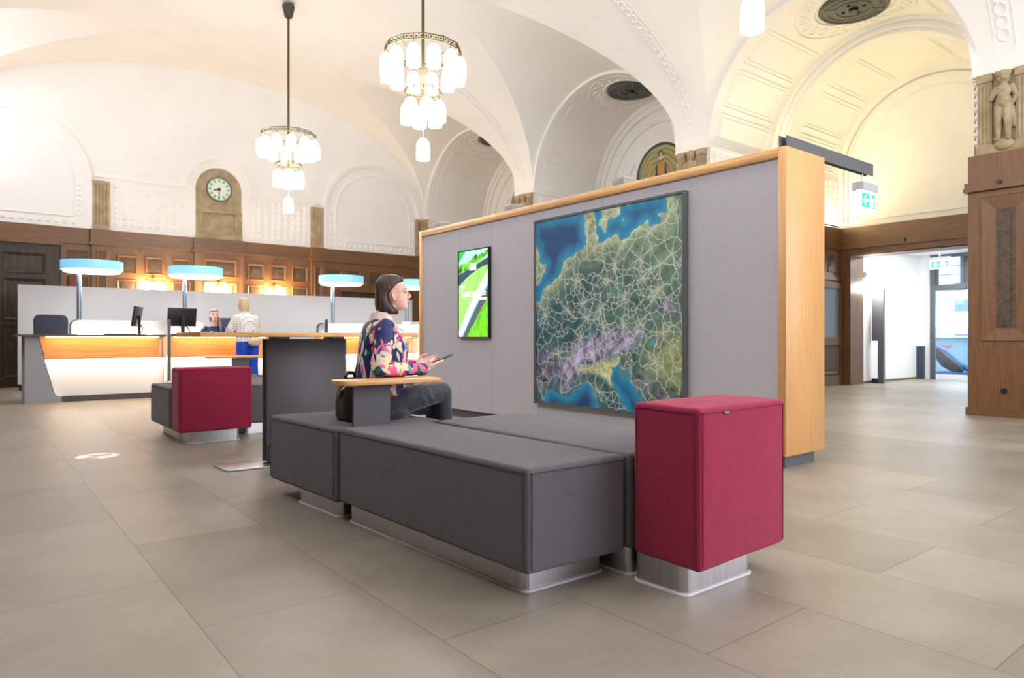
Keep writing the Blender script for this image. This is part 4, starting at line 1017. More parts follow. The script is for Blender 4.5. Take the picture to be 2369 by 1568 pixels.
# office chairs, monitors
CH = fabric('chair_fabric', (60,66,80), (74,80,94), ns=200)
def office_chair(label, x, y, rz):
    t = thing('office_chair', label, 'chair', (0,0,0), 'office chairs behind the counters')
    P = [(-.24,.80),(.24,.80),(.25,1.30),(.22,1.37),(.17,1.39),(-.17,1.39),(-.22,1.37),(-.25,1.30)]
    MB().prism(P, .20, .26, 'y').build('backrest', CH, t, bevel=.02)
    MB().box(-.25,.25,-.25,.22,.60,.68).build('seat', CH, t, bevel=.025)
    MB().cone((0,.0,.1),(0,0,.6),.03).build('column', DARK, t); MB().box(-.03,.03,.2,.28,.62,.85).build('back_bracket', DARK, t)
    for i in range(5):
        a = 2*PI*i/5+.3; l = MB().cone((0,0,.1),(.28*math.cos(a),.28*math.sin(a),.07),.025,.018).build('leg', DARK, t)
        MB().ell((.28*math.cos(a),.28*math.sin(a),.035),.035).build('caster', BLACK, l)
    t.location = (x, y, 0); t.rotation_euler = (0,0,rz); return t
office_chair('dark blue grey office chair at the leftmost counter', 1.13, 13.72, .1)
office_chair('dark office chair behind the seated clerk', 3.98, 13.9, -.35)
office_chair('dark office chair seen edge on behind the third counter', 6.15, 13.72, 1.2)
def monitor(label, x, y, rz, tilt=.15, w=.50, h=.30):
    t = thing('monitor', label, 'monitor', (0,0,0), 'monitors on the counters')
    R = Matrix.Rotation(tilt, 3, 'X')
    MB().obox((0,0,.31), (w,.03,h), R).build('screen_housing', BLACK, t, bevel=.006)
    MB().obox(R @ Vector((0,.017,0))+Vector((0,0,.31)), (w-.03,.003,h-.03), R).build('screen', mat('monitor_glass', (40,50,64), .15) if 'monitor_glass' not in bpy.data.materials else bpy.data.materials['monitor_glass'], t)
    MB().box(-.03,.03,-.05,-.02,0,.32).build('stand', BLACK, t); MB().box(-.11,.11,-.12,.08,0,.012).build('foot', BLACK, t)
    m = MB(); m.tube([(0,-.03,.2),(.08,-.06,.12),(.12,-.04,.05),(.14,0,.0)], .01, 6); m.build('cable', BLACK, t)
    t.location = (x, y, 1.05); t.rotation_euler = (0,0,rz); return t
monitor('monitor turned edge on upon the leftmost counter', 2.25, 13.05, 1.15, w=.46, h=.34)
monitor('dark monitor seen from behind beside the divider', 2.94, 13.0, .12, w=.48, h=.32)
def keyboard(label, x, y, rz):
    t = thing('keyboard', label, 'keyboard', (0,0,0))
    MB().box(-.22,.22,-.07,.07,0,.015).build('case', BLACK, t); MB().box(-.21,.21,-.06,.06,.015,.022).build('keys', DARK, t)
    t.location = (x, y, 1.05); t.rotation_euler = (0,0,rz)
keyboard('dark keyboard lying on the leftmost counter', 1.95, 12.75, .1)
keyboard('dark keyboard on the counter below the dark monitor', 2.95, 12.78, 0)
pr = thing('printer', 'pale grey printer on the counter behind the seated woman', 'printer', (7.65, 13.2, 1.05))
MB().box(7.5, 7.95, 13.05, 13.4, 1.05, 1.30).build('body', mat('printer_grey', (150,158,168), .5), pr, bevel=.02); MB().box(7.52, 7.93, 13.02, 13.4, 1.30, 1.35).build('paper_tray', WHITE, pr)
MB().box(7.55, 7.6, 13.04, 13.05, 1.15, 1.18).build('button', mat('printer_button', (40,110,90), .5), pr)
# wall sconces on the oak panelling
for k, (x, z, y) in enumerate(((3.24, 2.16, YB-.06), (4.62, 2.14, YB-.13), (5.95, 2.13, YB-.06))):
    if k == 0:
        t = proto = thing('wall_sconce', 'glowing wall sconce on the oak wall between the first two ring lamps', 'lamp', (x, y, z), 'sconces on the oak wall')
        MB().box(x-.035, x+.035, y-.03, y, z+.08, z+.2).build('wall_plate', BRONZE, t)
        m = MB(); m.tube([(x-.15, y-.13, z+.05), (x-.15, y-.13, z+.16), (x, y-.02, z+.16), (x+.15, y-.13, z+.16), (x+.15, y-.13, z+.05)], .009, 6); m.build('arm', BRONZE, t)
        for s_ in (-1, 1): MB().lathe([(.001,.06),(.035,.055),(.06,.02),(.065,-.10),(.001,-.10)], (x+s_*.15, y-.13, z), 20).build('glass_shade', mat('sconce_glass', (255,240,210), .4, emit=150, ecol=(255,216,155)) if s_ < 0 else bpy.data.materials['sconce_glass'], t)
    else:
        t = copy_tree(proto); t.location = (x, y, z); t['label'] = ('glowing wall sconce under the clock, beside the second ring lamp', 'glowing wall sconce above the customer in blue trousers')[k-1]
t = thing('wall_sconce', 'glowing wall sconce on the white vestibule wall beyond the oak doorway', 'lamp', (15.35, 6.98, 2.25))
MB().box(15.3, 15.42, 6.95, 7.0, 2.3, 2.42).build('wall_plate', DARK, t); MB().tube([(15.36,6.97,2.36),(15.36,6.86,2.36),(15.5,6.86,2.36)], .012, 6).build('arm', DARK, t)
MB().lathe([(.001,.08),(.05,.07),(.09,.02),(.1,-.10),(.001,-.10)], (15.36, 6.82, 2.12), 20).build('glass_shade', mat('vestibule_glass', (255,250,240), .4, emit=45), t)
for k, (x, y) in enumerate(((16.2, 5.8), (17.3, 5.2))):
    t = thing('ceiling_light', ('flat white ceiling light just inside the vestibule', 'flat white ceiling light near the glass doors')[k], 'lamp', (x, y, 2.98))
    MB().box(x-.3, x+.3, y-.3, y+.3, 2.95, 2.98).build('frame', WHITE, t); MB().box(x-.27, x+.27, y-.27, y+.27, 2.94, 2.95).build('diffuser', mat('ceiling_diffuser', (255,255,255), .5, emit=28) if k == 0 else bpy.data.materials['ceiling_diffuser'], t)
t = thing('ceiling_light', 'long cold white ceiling light over the food shop', 'lamp', (21, 6, 3.3)); MB().box(20, 21.6, 4.5, 7.8, 3.26, 3.3).build('diffuser', mat('cold_diffuser', (220,240,255), .5, emit=6, ecol=(200,226,255)), t)
t = thing('information_stand', 'black upright information stand against the white vestibule wall', 'stand', (15.7, 6.9, 0))
MB().box(15.66, 15.74, 6.72, 6.84, 0, 2.06).build('post', DARK, t); MB().box(15.66, 15.74, 6.84, 6.97, 0, .10).build('foot', BLACK, t)
MB().box(15.67, 15.73, 6.84, 6.97, .93, 1.9).build('screen_panel', mat('stand_screen', (86,88,94), .3), t)
# warm uplights hidden on the ledge of the portal niche: two real linear lamps on the cornice
WU = mat('warm_uplight', (255,230,170), .5, emit=120, ecol=(255,236,180))
for k, (x0, x1, y) in enumerate(((12.6, 14.3, 7.03), (10.6, 12.1, 7.28))):
    t = thing('cornice_light', ('warm linear light on the oak cornice of the inner portal vault', 'warm linear light on the oak cornice of the outer portal vault')[k], 'lamp', (x0, y, 3.32))
    MB().box(x0, x1, y-.03, y+.03, 3.31, 3.33).build('housing', BRONZE, t); MB().box(x0+.02, x1-.02, y-.02, y+.02, 3.33, 3.335).build('light_strip', WU, t)

# ------------------------------------------------------------------ chandeliers
def chandelier():
    t = thing('chandelier', 'three tier chandelier of white glass bells, farther of the two hanging fully in view', 'chandelier', (0,0,0), 'glass bell chandeliers')
    MB().cone((0,0,4.10),(0,0,7.08),.021,n=12).build('rod', BRONZE, t)
    MB().lathe([(.03,6.93),(.07,6.93),(.115,7.13),(.10,7.16),(.03,7.16)], (0,0,0), 20).build('canopy', mat('canopy_dark', (60,60,50), .5), t)
    def ring(name, R, z, h, n):
        m = MB(); P = [(R*math.cos(2*PI*i/n), R*math.sin(2*PI*i/n)) for i in range(n)]
        for i in range(n):
            a, b = Vector(P[i]), Vector(P[(i+1) % n])
            for zz in (z, z+h): m.tube([(a.x,a.y,zz),(b.x,b.y,zz)], .0085, 5)
            for j in range(4):
                p = a+(b-a)*j/4; m.tube([(p.x,p.y,z),(p.x,p.y,z+h)], .004 if j else .008, 5)
            for j in range(4):
                p = a+(b-a)*(j+.5)/4; m.obox((p.x,p.y,z+h/2), ((b-a).length/9, .004, h*.35), Matrix.Rotation(math.atan2(b.y-a.y, b.x-a.x), 3, 'Z'))
        return m.build(name, BRONZE, t)
    ring('upper_ring', .49, 4.70, .065, 12); ring('lower_ring', .235, 4.19, .035, 12)
    m = MB()
    for i in range(4):
        a = PI*i/2+.4; m.tube([(0,0,4.55),(.48*math.cos(a),.48*math.sin(a),4.71)], .008, 5); m.tube([(0,0,4.22),(.23*math.cos(a),.23*math.sin(a),4.2)], .007, 5)
    m.build('struts', BRONZE, t)
    prof = [(.001,.0),(.035,-.004),(.062,-.03),(.082,-.07),(.088,-.13),(.09,-.27),(.085,-.28),(.001,-.285)]
    gm = None
    def bell(x, y, z):
        nonlocal gm
        if gm is None:
            o = MB().lathe(prof, (0,0,0), 20).build('glass_bell', GLOBE, t, sharp=70); gm = o
        else: o = gm.copy(); COL.objects.link(o); o.parent = t
        o.location = (x, y, z)
    for i in range(12):
        a = 2*PI*(i+.5)/12; x, y = .48*math.cos(a), .48*math.sin(a)
        MB().tube([(x,y,4.63),(x,y,4.72)], .004, 5).build('hanger', BRONZE, t); bell(x, y, 4.64)
    for i in range(6):
        a = 2*PI*i/6+.2; x, y = .215*math.cos(a), .215*math.sin(a)
        MB().tube([(x,y,4.07),(x,y,4.2)], .004, 5).build('hanger', BRONZE, t); bell(x, y, 4.08)
    bell(0, 0, 3.60)
    MB().tube([(0,0,3.6),(0,0,4.12)], .0015, 5).build('hanger', WHITE, t)
    return t
c0 = chandelier(); c0.location = (XC, 12.55, 0)
for y, lb in ((7.75, 'three tier chandelier of white glass bells, nearer of the two hanging fully in view'), (2.95, 'chandelier whose single lowest bell shows at the top edge above the oak doorway'), (-1.85, 'glass bell chandelier behind the camera')):
    c = copy_tree(c0); c.location = (XC, y, 0); c['label'] = lb
# ------------------------------------------------------------------ people
SKIN = varied(mat('skin', (236,192,174), .5, spec=.3), (232,184,164), (242,202,184), nscale=20)
SKIN.node_tree.nodes['Principled BSDF'].inputs['Subsurface Weight'].default_value = .08
SKIN.node_tree.nodes['Principled BSDF'].inputs['Subsurface Radius'].default_value = (.02, .008, .005)
LIP = mat('lips', (200,124,112), .5); EYEW = mat('eye_white', (214,200,192), .3); EYED = mat('iris', (54,44,36), .2); BROW = mat('eyebrow', (70,52,42), .8)
def head_mb(b, M):
    """adult head, chin at z=0, ear line at x=0, facing +x; M places it"""
    S = [(.000,.070,.012,.016),(.006,.080,-.004,.028),(.018,.084,-.02,.038),(.035,.083,-.04,.048),(.058,.082,-.058,.056),(.082,.080,-.074,.0615),(.105,.0765,-.088,.066),(.13,.081,-.096,.070),(.155,.078,-.098,.072),(.18,.066,-.092,.068),(.200,.045,-.078,.056),(.214,.010,-.045,.034)]
    b.loft(S, 36, 2.15, M)
    P = lambda x, y, z: M @ Vector((x, y, z))
    b.cap(P(.074,0,.120), P(.104,0,.085), .0080, .0088); b.cap(P(.072,0,.118), P(.084,0,.078), .010, .014); b.cap(P(.080,0,.112), P(.094,0,.085), .008, .011); b.cap(P(.104,0,.0835), P(.088,0,.074), .0095, .0085)
    for s in (-1, 1):
        b.ell(P(.060, s*.031, .1165), (.0135,.0150,.0060), 14, 8, M.to_3x3())                     # upper lid
        b.ell(P(.085, s*.011, .076), (.011,.009,.008), 12, 8)
        b.cap(P(.075, s*.012, .131), P(.062, s*.045, .128), .010, .008)           # brow ridge
        R = (M.to_3x3() @ Matrix.Rotation(-.25, 3, 'Y')) if len(M) == 4 else M
        b.ell(P(.000, s*.072, .088), (.013,.008,.026), 14, 10, R)
        b.tube([P(.001+.0145*math.cos(t)*(1 if math.sin(t) > 0 else .7), s*(.079-.004*math.cos(t)), .088+.0265*math.sin(t)) for t in (2*PI*i/20 for i in range(20))], .0042, 6, closed=True)                # ear
        b.ell(P(.0, s*.074, .066), (.008,.007,.010), 10, 8, R)
    b.ell(P(.083,0,.057), (.0105,.021,.0058), 14, 8, M.to_3x3()); b.ell(P(.0825,0,.047), (.010,.019,.0065), 14, 8, M.to_3x3())
    b.ell(P(.074,0,.020), (.014,.018,.014), 12, 8, M.to_3x3())
def face_parts(M, parent, glasses=False):
    P = lambda x, y, z: M @ Vector((x, y, z)); R = M.to_3x3()
    MB().ell(P(.0865,0,.0565), (.0075,.0185,.0034), 16, 8, R).ell(P(.0860,0,.0482), (.0070,.0165,.0040), 16, 8, R).build('lips', LIP, parent, local=True)
    for s in (-1, 1):
        e = MB().ell(P(.0635, s*.031, .110), (.0095,.0125,.0065), 14, 10, R).build('eye', EYEW, parent, local=True)
        MB().ell(P(.0705, s*.0325, .1100), (.0042,.0068,.0056), 12, 8, R).build('iris', EYED, e, local=True)
        MB().tube([P(.0720, s*.0200, .1150), P(.0735, s*.031, .1170), P(.0650, s*.045, .1125)], .0011, 6).build('eyelid', EYED, parent, local=True)
        MB().tube([P(.0830, s*.014, .131), P(.0810, s*.030, .1345), P(.0665, s*.050, .130)], [.0014,.0020,.0010], 6).build('eyebrow', BROW, parent, local=True)
    if glasses:
        g = MB()
        for s in (-1, 1):
            g.tube([P(.0935-.012*abs(math.cos(t))*.4, s*.033+.0225*math.cos(t), .105+.0205*math.sin(t)) for t in (2*PI*i/28 for i in range(28))], .0011, 6, closed=True)
            g.tube([P(.085, s*.056, .112), P(.06, s*.073, .112), P(.0, s*.080, .112), P(-.02, s*.080, .098)], .0010, 6)
        g.tube([P(.0935,-.0105,.108), P(.098,0,.112), P(.0935,.0105,.108)], .0011, 6)
        g.build('glasses', mat('gold_wire', (190,150,110), .3, metal=1), parent, local=True)
def hand_mb(b, wrist, fwd, palm, thumb, curl=.35, spread=.06, s=1.0, curls=None):
    """wrist point, direction of fingers, palm normal, thumb side direction"""
    f = Vector(fwd).normalized(); n = Vector(palm).normalized(); n = (n-f*n.dot(f)).normalized(); t = Vector(thumb); t = (t-f*t.dot(f)-n*t.dot(n)).normalized()
    w = Vector(wrist)
    R = Matrix((f, t, n)).transposed()
    b.ell(w+f*.045*s, (.052*s,.038*s,.0145*s), 16, 10, R); b.cap(w, w+f*.03*s, .024*s, .026*s)
    b.ell(w+f*.03*s+t*.022*s+n*.006*s, (.032*s,.018*s,.015*s), 12, 8, R)
    tips = []
    for k, (off, L) in enumerate(((.027,.074), (.010,.082), (-.008,.077), (-.025,.060))):
        c = curls[k] if curls else curl
        p = w+f*(.083-.006*abs(k-1))*s+t*off*s; d = (f+t*(spread*(1.5-k))).normalized()
        pts = [p-d*.02*s]; ang = 0
        for q, fr in enumerate((.45,.32,.23)):
            ang += c*(.7 if q == 0 else 1.1)
            dd = d*math.cos(ang)+n*math.sin(ang); pts.append(pts[-1]+dd*(L*fr*s+(.02*s if q == 0 else 0)))
        b.limb(pts, [.0092*s,.0088*s,.0080*s,.0068*s]); tips.append(pts[-1])
    p = w+f*.022*s+t*.034*s; d = (f*.72+t*.5+n*.45).normalized(); d2 = (f*.95+t*.05+n*.25).normalized()
    b.limb([p-t*.012*s, p+d*.033*s, p+d*.033*s+d2*.036*s], [.0125*s,.0105*s,.0085*s])
    return R
def leafy(me, seed, base, palette, n, L=(.035,.075), W=(.010,.022)):
    """printed leaves and petals: pointed ellipses scattered on the cloth"""
    v = verts_of(me); rs = np.random.RandomState(seed); col = np.tile(np.array(lin(base)), (len(v), 1))
    for k in range(n):
        c = v[rs.randint(len(v))]; a = rs.normal(size=3); a[2] = abs(a[2])*1.3+.35; a[1] *= .4; a /= np.linalg.norm(a)
        l = rs.uniform(*L); w = rs.uniform(*W); d = v-c; t = d@a; r = np.sqrt(np.maximum((d*d).sum(1)-t*t, 0))
        tt = np.clip(np.abs(t)/l, 0, 1); m = r < w*(1-tt**2.2)
        m &= np.abs(t) < l
        cov = np.where(np.abs(t) < l, np.clip((w*(1-tt**2.2)-r)/.0022+.5, 0, 1), 0)[:, None]
        col = col*(1-cov)+np.array(lin(palette[rs.randint(len(palette))]))*cov
        if rs.rand() < .45:
            cv = np.clip(1-r/.0016, 0, 1)[:, None]*(np.abs(t) < l*.8)[:, None]*.8; col = col*(1-cv)+np.array(lin((60,50,60)))*cv
    colour_attr(me, col)

# --- the seated woman, facing along +x of her own frame
W0 = Vector((2.01, 3.83, 0)); WR = -math.radians(10)
wo = thing('person', 'seated woman in navy floral blouse and dark trousers holding a phone', 'person', W0); wo.rotation_euler = (0, 0, WR)
HM = Matrix.Translation((.078, 0, 1.170)) @ Matrix.Rotation(-math.radians(15), 4, 'Z') @ Matrix.Rotation(-math.radians(3), 4, 'Y')
b = MB()
head_mb(b, HM)
b.loft([(1.03,.045,-.085,.085),(1.08,.055,-.075,.07),(1.12,.072,-.055,.054),(1.16,.090,-.035,.052),(1.20,.095,-.02,.05)], 28)
b.loft([(.52,.09,-.13,.15),(.62,.10,-.13,.15),(.72,.08,-.12,.125),(.85,.09,-.12,.13),(.98,.08,-.12,.15),(1.05,.05,-.10,.13),(1.09,.03,-.08,.07)], 28)
RS, RE, RW = (-.02,-.165,1.045), (-.075,-.215,.815), (.222,-.125,.802)
LS, LE, LW = (-.01,.165,1.045), (.02,.215,.815), (.245,.06,.822)
for a_, e_, w_ in ((RS, RE, RW), (LS, LE, LW)): b.limb([a_, e_, w_], [.045,.036,.025])
b.limb([(.0,-.09,.60),(.41,-.02,.655),(.44,.07,.28),(.43,.09,.20)], [.06,.045,.035,.03])
b.limb([(.0,.09,.58),(.38,.085,.555),(.34,.11,.12)], [.06,.045,.03])
hand_mb(b, RW, (1,.30,.26), (-.20,.62,.80), (-.2,-.62,.75), curls=(.02,.04,.10,.30), spread=.03, s=.98)
hand_mb(b, LW, (1,-.30,.26), (-.1,-.70,.35), (.0,-.2,.9), curls=(.10,.16,.3,.4), spread=.05, s=.95)
me = remeshed(b, .0038, 2); put(me, 'body', SKIN, wo)
face_parts(HM, wo, glasses=True)
# hair: dark brown bob tucked behind the ear
HAIR = mat('brown_hair', (62,46,40), .42, spec=.5)
HAIR = varied(HAIR, (44,33,30), (96,76,66), scale=(30,30,1.2), nscale=3, bump=.25, bscale=12, ramp=(.35,.75))
h = MB()
S = [(-.024,.020,-.085,.066),(-.012,.026,-.100,.074),(.01,.012,-.112,.081),(.04,-.010,-.116,.083),(.07,-.022,-.115,.082),(.10,-.020,-.112,.081),(.118,-.002,-.111,.081),(.14,.030,-.110,.080),(.16,.052,-.110,.079),(.18,.066,-.106,.0755),(.198,.062,-.094,.068),(.213,.045,-.076,.054),(.224,.012,-.045,.034),(.227,-.005,-.03,.02)]
h.loft(S, 44, 2.5, HM)
me = remeshed(h, .004, 2)
hi = HM.inverted()
def strands(c, n):
    q = hi @ c; a = math.atan2(q.y, q.x+.02)
    return n*(.0010*math.sin(a*60+2*math.sin(q.z*20))+.0006*math.sin(a*137+q.z*10))*min(1, max(0, (.215-q.z)/.05))
displace(me, strands)
put(me, 'hair', HAIR, wo)
# blouse
b = MB()
b.loft([(.625,.115,-.150,.165),(.66,.135,-.165,.175),(.72,.130,-.165,.168),(.80,.135,-.158,.165),(.88,.150,-.148,.170),(.95,.150,-.142,.178),(1.01,.115,-.132,.182),(1.055,.075,-.112,.160),(1.09,.055,-.090,.108),(1.11,.05,-.074,.074)], 40, 2.2)
b.limb([(-.03,-.150,1.055), (-.045,-.185,.95), (-.085,-.215,.825)], [.060,.064,.054]); b.limb([(-.085,-.215,.825), (.05,-.180,.812), (.200,-.135,.805)], [.054,.044,.034])
b.limb([(-.02,.150,1.055), (-.01,.185,.95), (.01,.215,.83)], [.060,.064,.052]); b.limb([(.01,.215,.83), (.12,.14,.828), (.222,.08,.824)], [.052,.044,.034])
for (p, d) in (((.202,-.133,.805), (1,.30,.05)), ((.222,.08,.824), (1,-.4,.05))):
    p = Vector(p); d = Vector(d).normalized(); b.cone(p-d*.02, p+d*.028, .037, .035, 20)
me = remeshed(b, .0030, 5)
displace(me, lambda c, n: n*.0045*(noise.noise(c*9)+.5*noise.noise(c*21)))
PAL = [(222,210,196)]*4+[(232,222,206)]*2+[(240,104,150)]*4+[(214,40,96)]*2+[(226,224,168)]*2+[(20,112,96)]*1+[(120,150,190)]+[(28,30,70)]*2
leafy(me, 12, (26,40,104), PAL, 520, L=(.04,.12), W=(.006,.021))
FLORAL = attr_mat('floral_print', .55); put(me, 'blouse', FLORAL, wo)
b = MB()
b.loft([(1.085,.076,-.092,.086),(1.11,.070,-.080,.074),(1.14,.062,-.070,.064),(1.155,.052,-.066,.060)], 32)
for s in (-1, 1): b.add([(.075, s*.015, 1.098), (.045, s*.068, 1.118), (.075, s*.088, 1.062), (.125, s*.052, 1.045), (.07, s*.015, 1.088), (.04, s*.065, 1.108), (.068, s*.085, 1.052), (.118, s*.05, 1.036)], [(0,1,2,3), (7,6,5,4), (0,3,7,4), (1,0,4,5), (2,1,5,6), (3,2,6,7)])
me = remeshed(b, .004, 2); put(me, 'collar', varied(mat('collar_cream', (214,206,190), .7), (206,196,180), (226,220,206), nscale=30), wo)
# trousers
b = MB()
b.loft([(.505,.14,-.135,.17),(.54,.17,-.155,.185),(.60,.15,-.155,.182),(.66,.12,-.145,.168),(.72,.10,-.13,.150)], 36, 2.3)
b.limb([(.02,-.085,.600),(.22,-.05,.632),(.395,-.015,.652)], [.094,.080,.062]); b.limb([(.395,-.015,.652),(.425,.03,.46),(.435,.075,.27)], [.061,.054,.040])
b.limb([(.02,.09,.590),(.22,.09,.575),(.385,.085,.548)], [.09,.074,.058]); b.limb([(.385,.085,.548),(.375,.10,.34),(.345,.11,.14)], [.057,.052,.038])
me = remeshed(b, .006, 3)
displace(me, lambda q, n: n*(.003*noise.noise(q*14)+(.006*math.sin(q.x*70+q.z*40+4*noise.noise(q*8))*max(0, noise.noise(q*6+Vector((3,1,2)))) if q.x > .1 else 0)))
put(me, 'trousers', varied(mat('trousers_dark', (46,52,62), .75, sheen=.3), (38,43,52), (54,61,72), nscale=60, bump=.1), wo)
for nm, p0, p1, p2 in (('shoe', (.40,.10,.05), (.30,.12,.05), (.50,.10,.035)), ('shoe', (.43,.085,.185), (.43,.09,.19), (.56,.13,.13))):
    q = MB(); q.limb([p0, p2], [.045,.033]); q.cap(p1, p0, .038, .045); put(remeshed(q, .006, 3), nm, BLACK, wo)
MB().tube([Vector(RW)+Vector((.012,.004,.002))+Vector((-.3*math.sin(t)*.0, .030*math.cos(t), .030*math.sin(t))) for t in (2*PI*i/24 for i in range(24))], .0045, 8, closed=True).build('wrist_band', BLACK, wo, local=True)
# phone held in both hands
RZ = Matrix.Rotation(WR, 4, 'Z')
ph = thing('phone', 'dark blue smartphone held in the seated woman\'s hands', 'phone', W0+RZ.to_3x3() @ Vector((.372,-.052,.862)))
R = RZ.to_3x3() @ Matrix.Rotation(-math.radians(21), 3, 'Y') @ Matrix.Rotation(math.radians(-8), 3, 'X')
MB().obox((0,0,0), (.150,.072,.010), R).build('case', mat('phone_blue', (28,52,92), .35), ph, bevel=.003, local=True)
MB().obox(R @ Vector((0,0,.0055)), (.142,.065,.001), R).build('screen', mat('phone_glass', (20,22,28), .1), ph, local=True)
MB().obox(R @ Vector((.05,.015,-.006)), (.028,.028,.002), R).build('camera_bump', BLACK, ph, local=True)
# handbag behind the side table support
bg_ = thing('handbag', 'black leather handbag standing behind the near side table support', 'bag', (1.79, 3.80, .505))
b = MB(); b.loft([(.512,1.86,1.725,.12,3.80),(.54,1.87,1.715,.13,3.80),(.66,1.86,1.72,.125,3.80),(.735,1.84,1.74,.10,3.80),(.765,1.82,1.76,.07,3.80)], 28, 2.6); me = remeshed(b, .007, 3)
displace(me, lambda c, n: n*.004*noise.noise(c*16)-Vector(bg_.location))
put(me, 'bag_body', mat('black_leather', (26,26,30), .35), bg_)
MB().tube([(1.74,3.72,.74),(1.72,3.73,.775),(1.75,3.76,.795),(1.80,3.78,.79),(1.82,3.80,.74)], .011, 8).build('strap', bpy.data.materials['black_leather'], bg_)
MB().tube([(1.73,3.72,.73),(1.70,3.70,.715),(1.68,3.695,.70)], .003, 6).build('zip_ring', STEEL, bg_)
MB().obox((1.675,3.69,.675), (.012,.006,.05), Matrix.Rotation(.3, 3, 'Y')).build('zip_pull', BLACK, bg_)
MB().obox((1.69,3.70,.685), (.010,.006,.04), Matrix.Rotation(-.4, 3, 'Y')).build('zip_pull', BLACK, bg_)

# --- the clerk, seated behind the counter, facing the camera side
cl = thing('person', 'seated clerk in navy uniform jacket behind the service counter', 'person', (3.70, 13.83, 0)); cl.rotation_euler = (0, 0, -math.radians(100))
HM = Matrix.Translation((.04, 0, 1.325)) @ Matrix.Rotation(.06, 4, 'Z') @ Matrix.Rotation(.05, 4, 'X')
b = MB(); head_mb(b, HM)
b.loft([(1.20,.03,-.08,.06),(1.26,.05,-.06,.052),(1.34,.07,-.04,.05)], 24)
b.loft([(.72,.1,-.1,.14),(.9,.09,-.11,.13),(1.1,.08,-.12,.15),(1.2,.03,-.09,.10)], 24)
for s in (-1, 1):
    b.limb([(0,s*.17,1.17),(.05,s*.25,.98),(.30,s*.17,1.075)], [.045,.038,.025])
    b.limb([(0,s*.1,.72),(.28,s*.09,.72),(.26,s*.1,.1),(.36,s*.1,.05)], [.08,.055,.04,.035])
    hand_mb(b, (.30,s*.17,1.075), (1,-s*.5,-.05), (0,0,-1), (0,-s,0.1), curl=.25)
put(remeshed(b, .007, 2), 'body', SKIN, cl); face_parts(HM, cl)
b = MB(); b.loft([(.70,.13,-.13,.17),(.85,.12,-.14,.16),(1.0,.13,-.14,.175),(1.1,.12,-.14,.19),(1.17,.07,-.12,.17),(1.22,.045,-.10,.09)], 32, 2.2)
for s in (-1, 1): b.limb([(-.01,s*.155,1.165),(.05,s*.25,.99),(.26,s*.185,1.075)], [.062,.055,.042])
put(remeshed(b, .008, 3), 'jacket', varied(mat('navy_jacket', (34,46,84), .8), (28,40,76), (42,54,92), nscale=30), cl)
b = MB(); b.ell((.118,-.06,1.105), (.008,.018,.018)); b.build('name_badge', WHITE, cl, local=True)
b = MB(); b.loft([(.66,.15,-.12,.17),(.78,.12,-.12,.16)], 24)
for s in (-1, 1): b.limb([(.02,s*.1,.74),(.29,s*.09,.73),(.27,s*.1,.16)], [.095,.07,.055])
put(remeshed(b, .009, 3), 'trousers', bpy.data.materials['trousers_dark'], cl)
for s in (-1, 1): q = MB(); q.limb([(.25,s*.1,.05),(.40,s*.1,.04)], [.045,.035]); q.build('shoe', BLACK, cl, local=True)
b = MB(); b.loft([(.04,-.03,-.10,.06),(.08,-.02,-.112,.076),(.13,.0,-.112,.080),(.155,.055,-.108,.080),(.175,.076,-.102,.077),(.195,.068,-.092,.068),(.212,.045,-.07,.05),(.224,.0,-.03,.02)], 32, 2.4, HM)
b.limb([HM @ Vector(p) for p in ((-.06,.04,.10),(-.03,.075,.0),(.05,.09,-.10),(.09,.09,-.20))], [.04,.032,.028,.014])
b.limb([HM @ Vector(p) for p in ((-.03,-.07,.10),(-.02,-.075,.03),(-.01,-.07,-.02))], [.02,.022,.012])
put(remeshed(b, .006, 2), 'hair', varied(mat('dark_hair', (120,104,92), .5), (96,80,70), (160,146,134), scale=(20,20,2), nscale=4), cl)

# --- the customer, leaning on the counter, seen from behind
cu = thing('person', 'standing customer with blond hair, dotted white blouse and bright blue trousers', 'person', (3.77, 12.10, 0)); cu.rotation_euler = (0, 0, math.radians(100))
HM = Matrix.Translation((.13, 0, 1.475)) @ Matrix.Rotation(.25, 4, 'Y') @ Matrix.Rotation(.25, 4, 'Z')
b = MB(); head_mb(b, HM)
b.loft([(1.36,.10,-.02,.06,0),(1.42,.13,.02,.052,0),(1.50,.17,.06,.05,0)], 24)
b.loft([(.92,.1,-.11,.15),(1.1,.11,-.1,.13),(1.28,.13,-.06,.15),(1.38,.11,-.02,.10)], 24)
for s in (-1, 1):
    b.limb([(.06,s*.18,1.33),(.10,s*.27,1.12),(.30,s*.19,1.095)], [.05,.042,.028])
    hand_mb(b, (.30,s*.19,1.09), (1,-s*.3,-.1), (0,0,-1), (0,-s,.1), curl=.2)
    b.limb([(-.02,s*.09,.92),(.0,s*.10,.50),(-.03,s*.11,.09)], [.085,.055,.038]); b.cap((-.03,s*.11,.04), (.13,s*.13,.03), .04, .03)
put(remeshed(b, .007, 2), 'body', SKIN, cu); face_parts(HM, cu)
b = MB(); b.loft([(.93,.13,-.17,.20),(1.0,.14,-.17,.19),(1.12,.15,-.15,.18),(1.25,.17,-.12,.195),(1.33,.17,-.09,.195),(1.39,.15,-.05,.14),(1.43,.14,-.01,.07)], 36, 2.2)
for s in (-1, 1): b.limb([(.05,s*.165,1.335),(.08,s*.25,1.15),(.20,s*.235,1.10)], [.07,.07,.055])
me = remeshed(b, .009, 3)
BL = mat('dotted_blouse', (232,232,230), .75); nt = BL.node_tree
tc = N(nt, 'ShaderNodeTexCoord'); vo = N(nt, 'ShaderNodeTexVoronoi', Scale=26); vo.inputs['Randomness'].default_value = .15
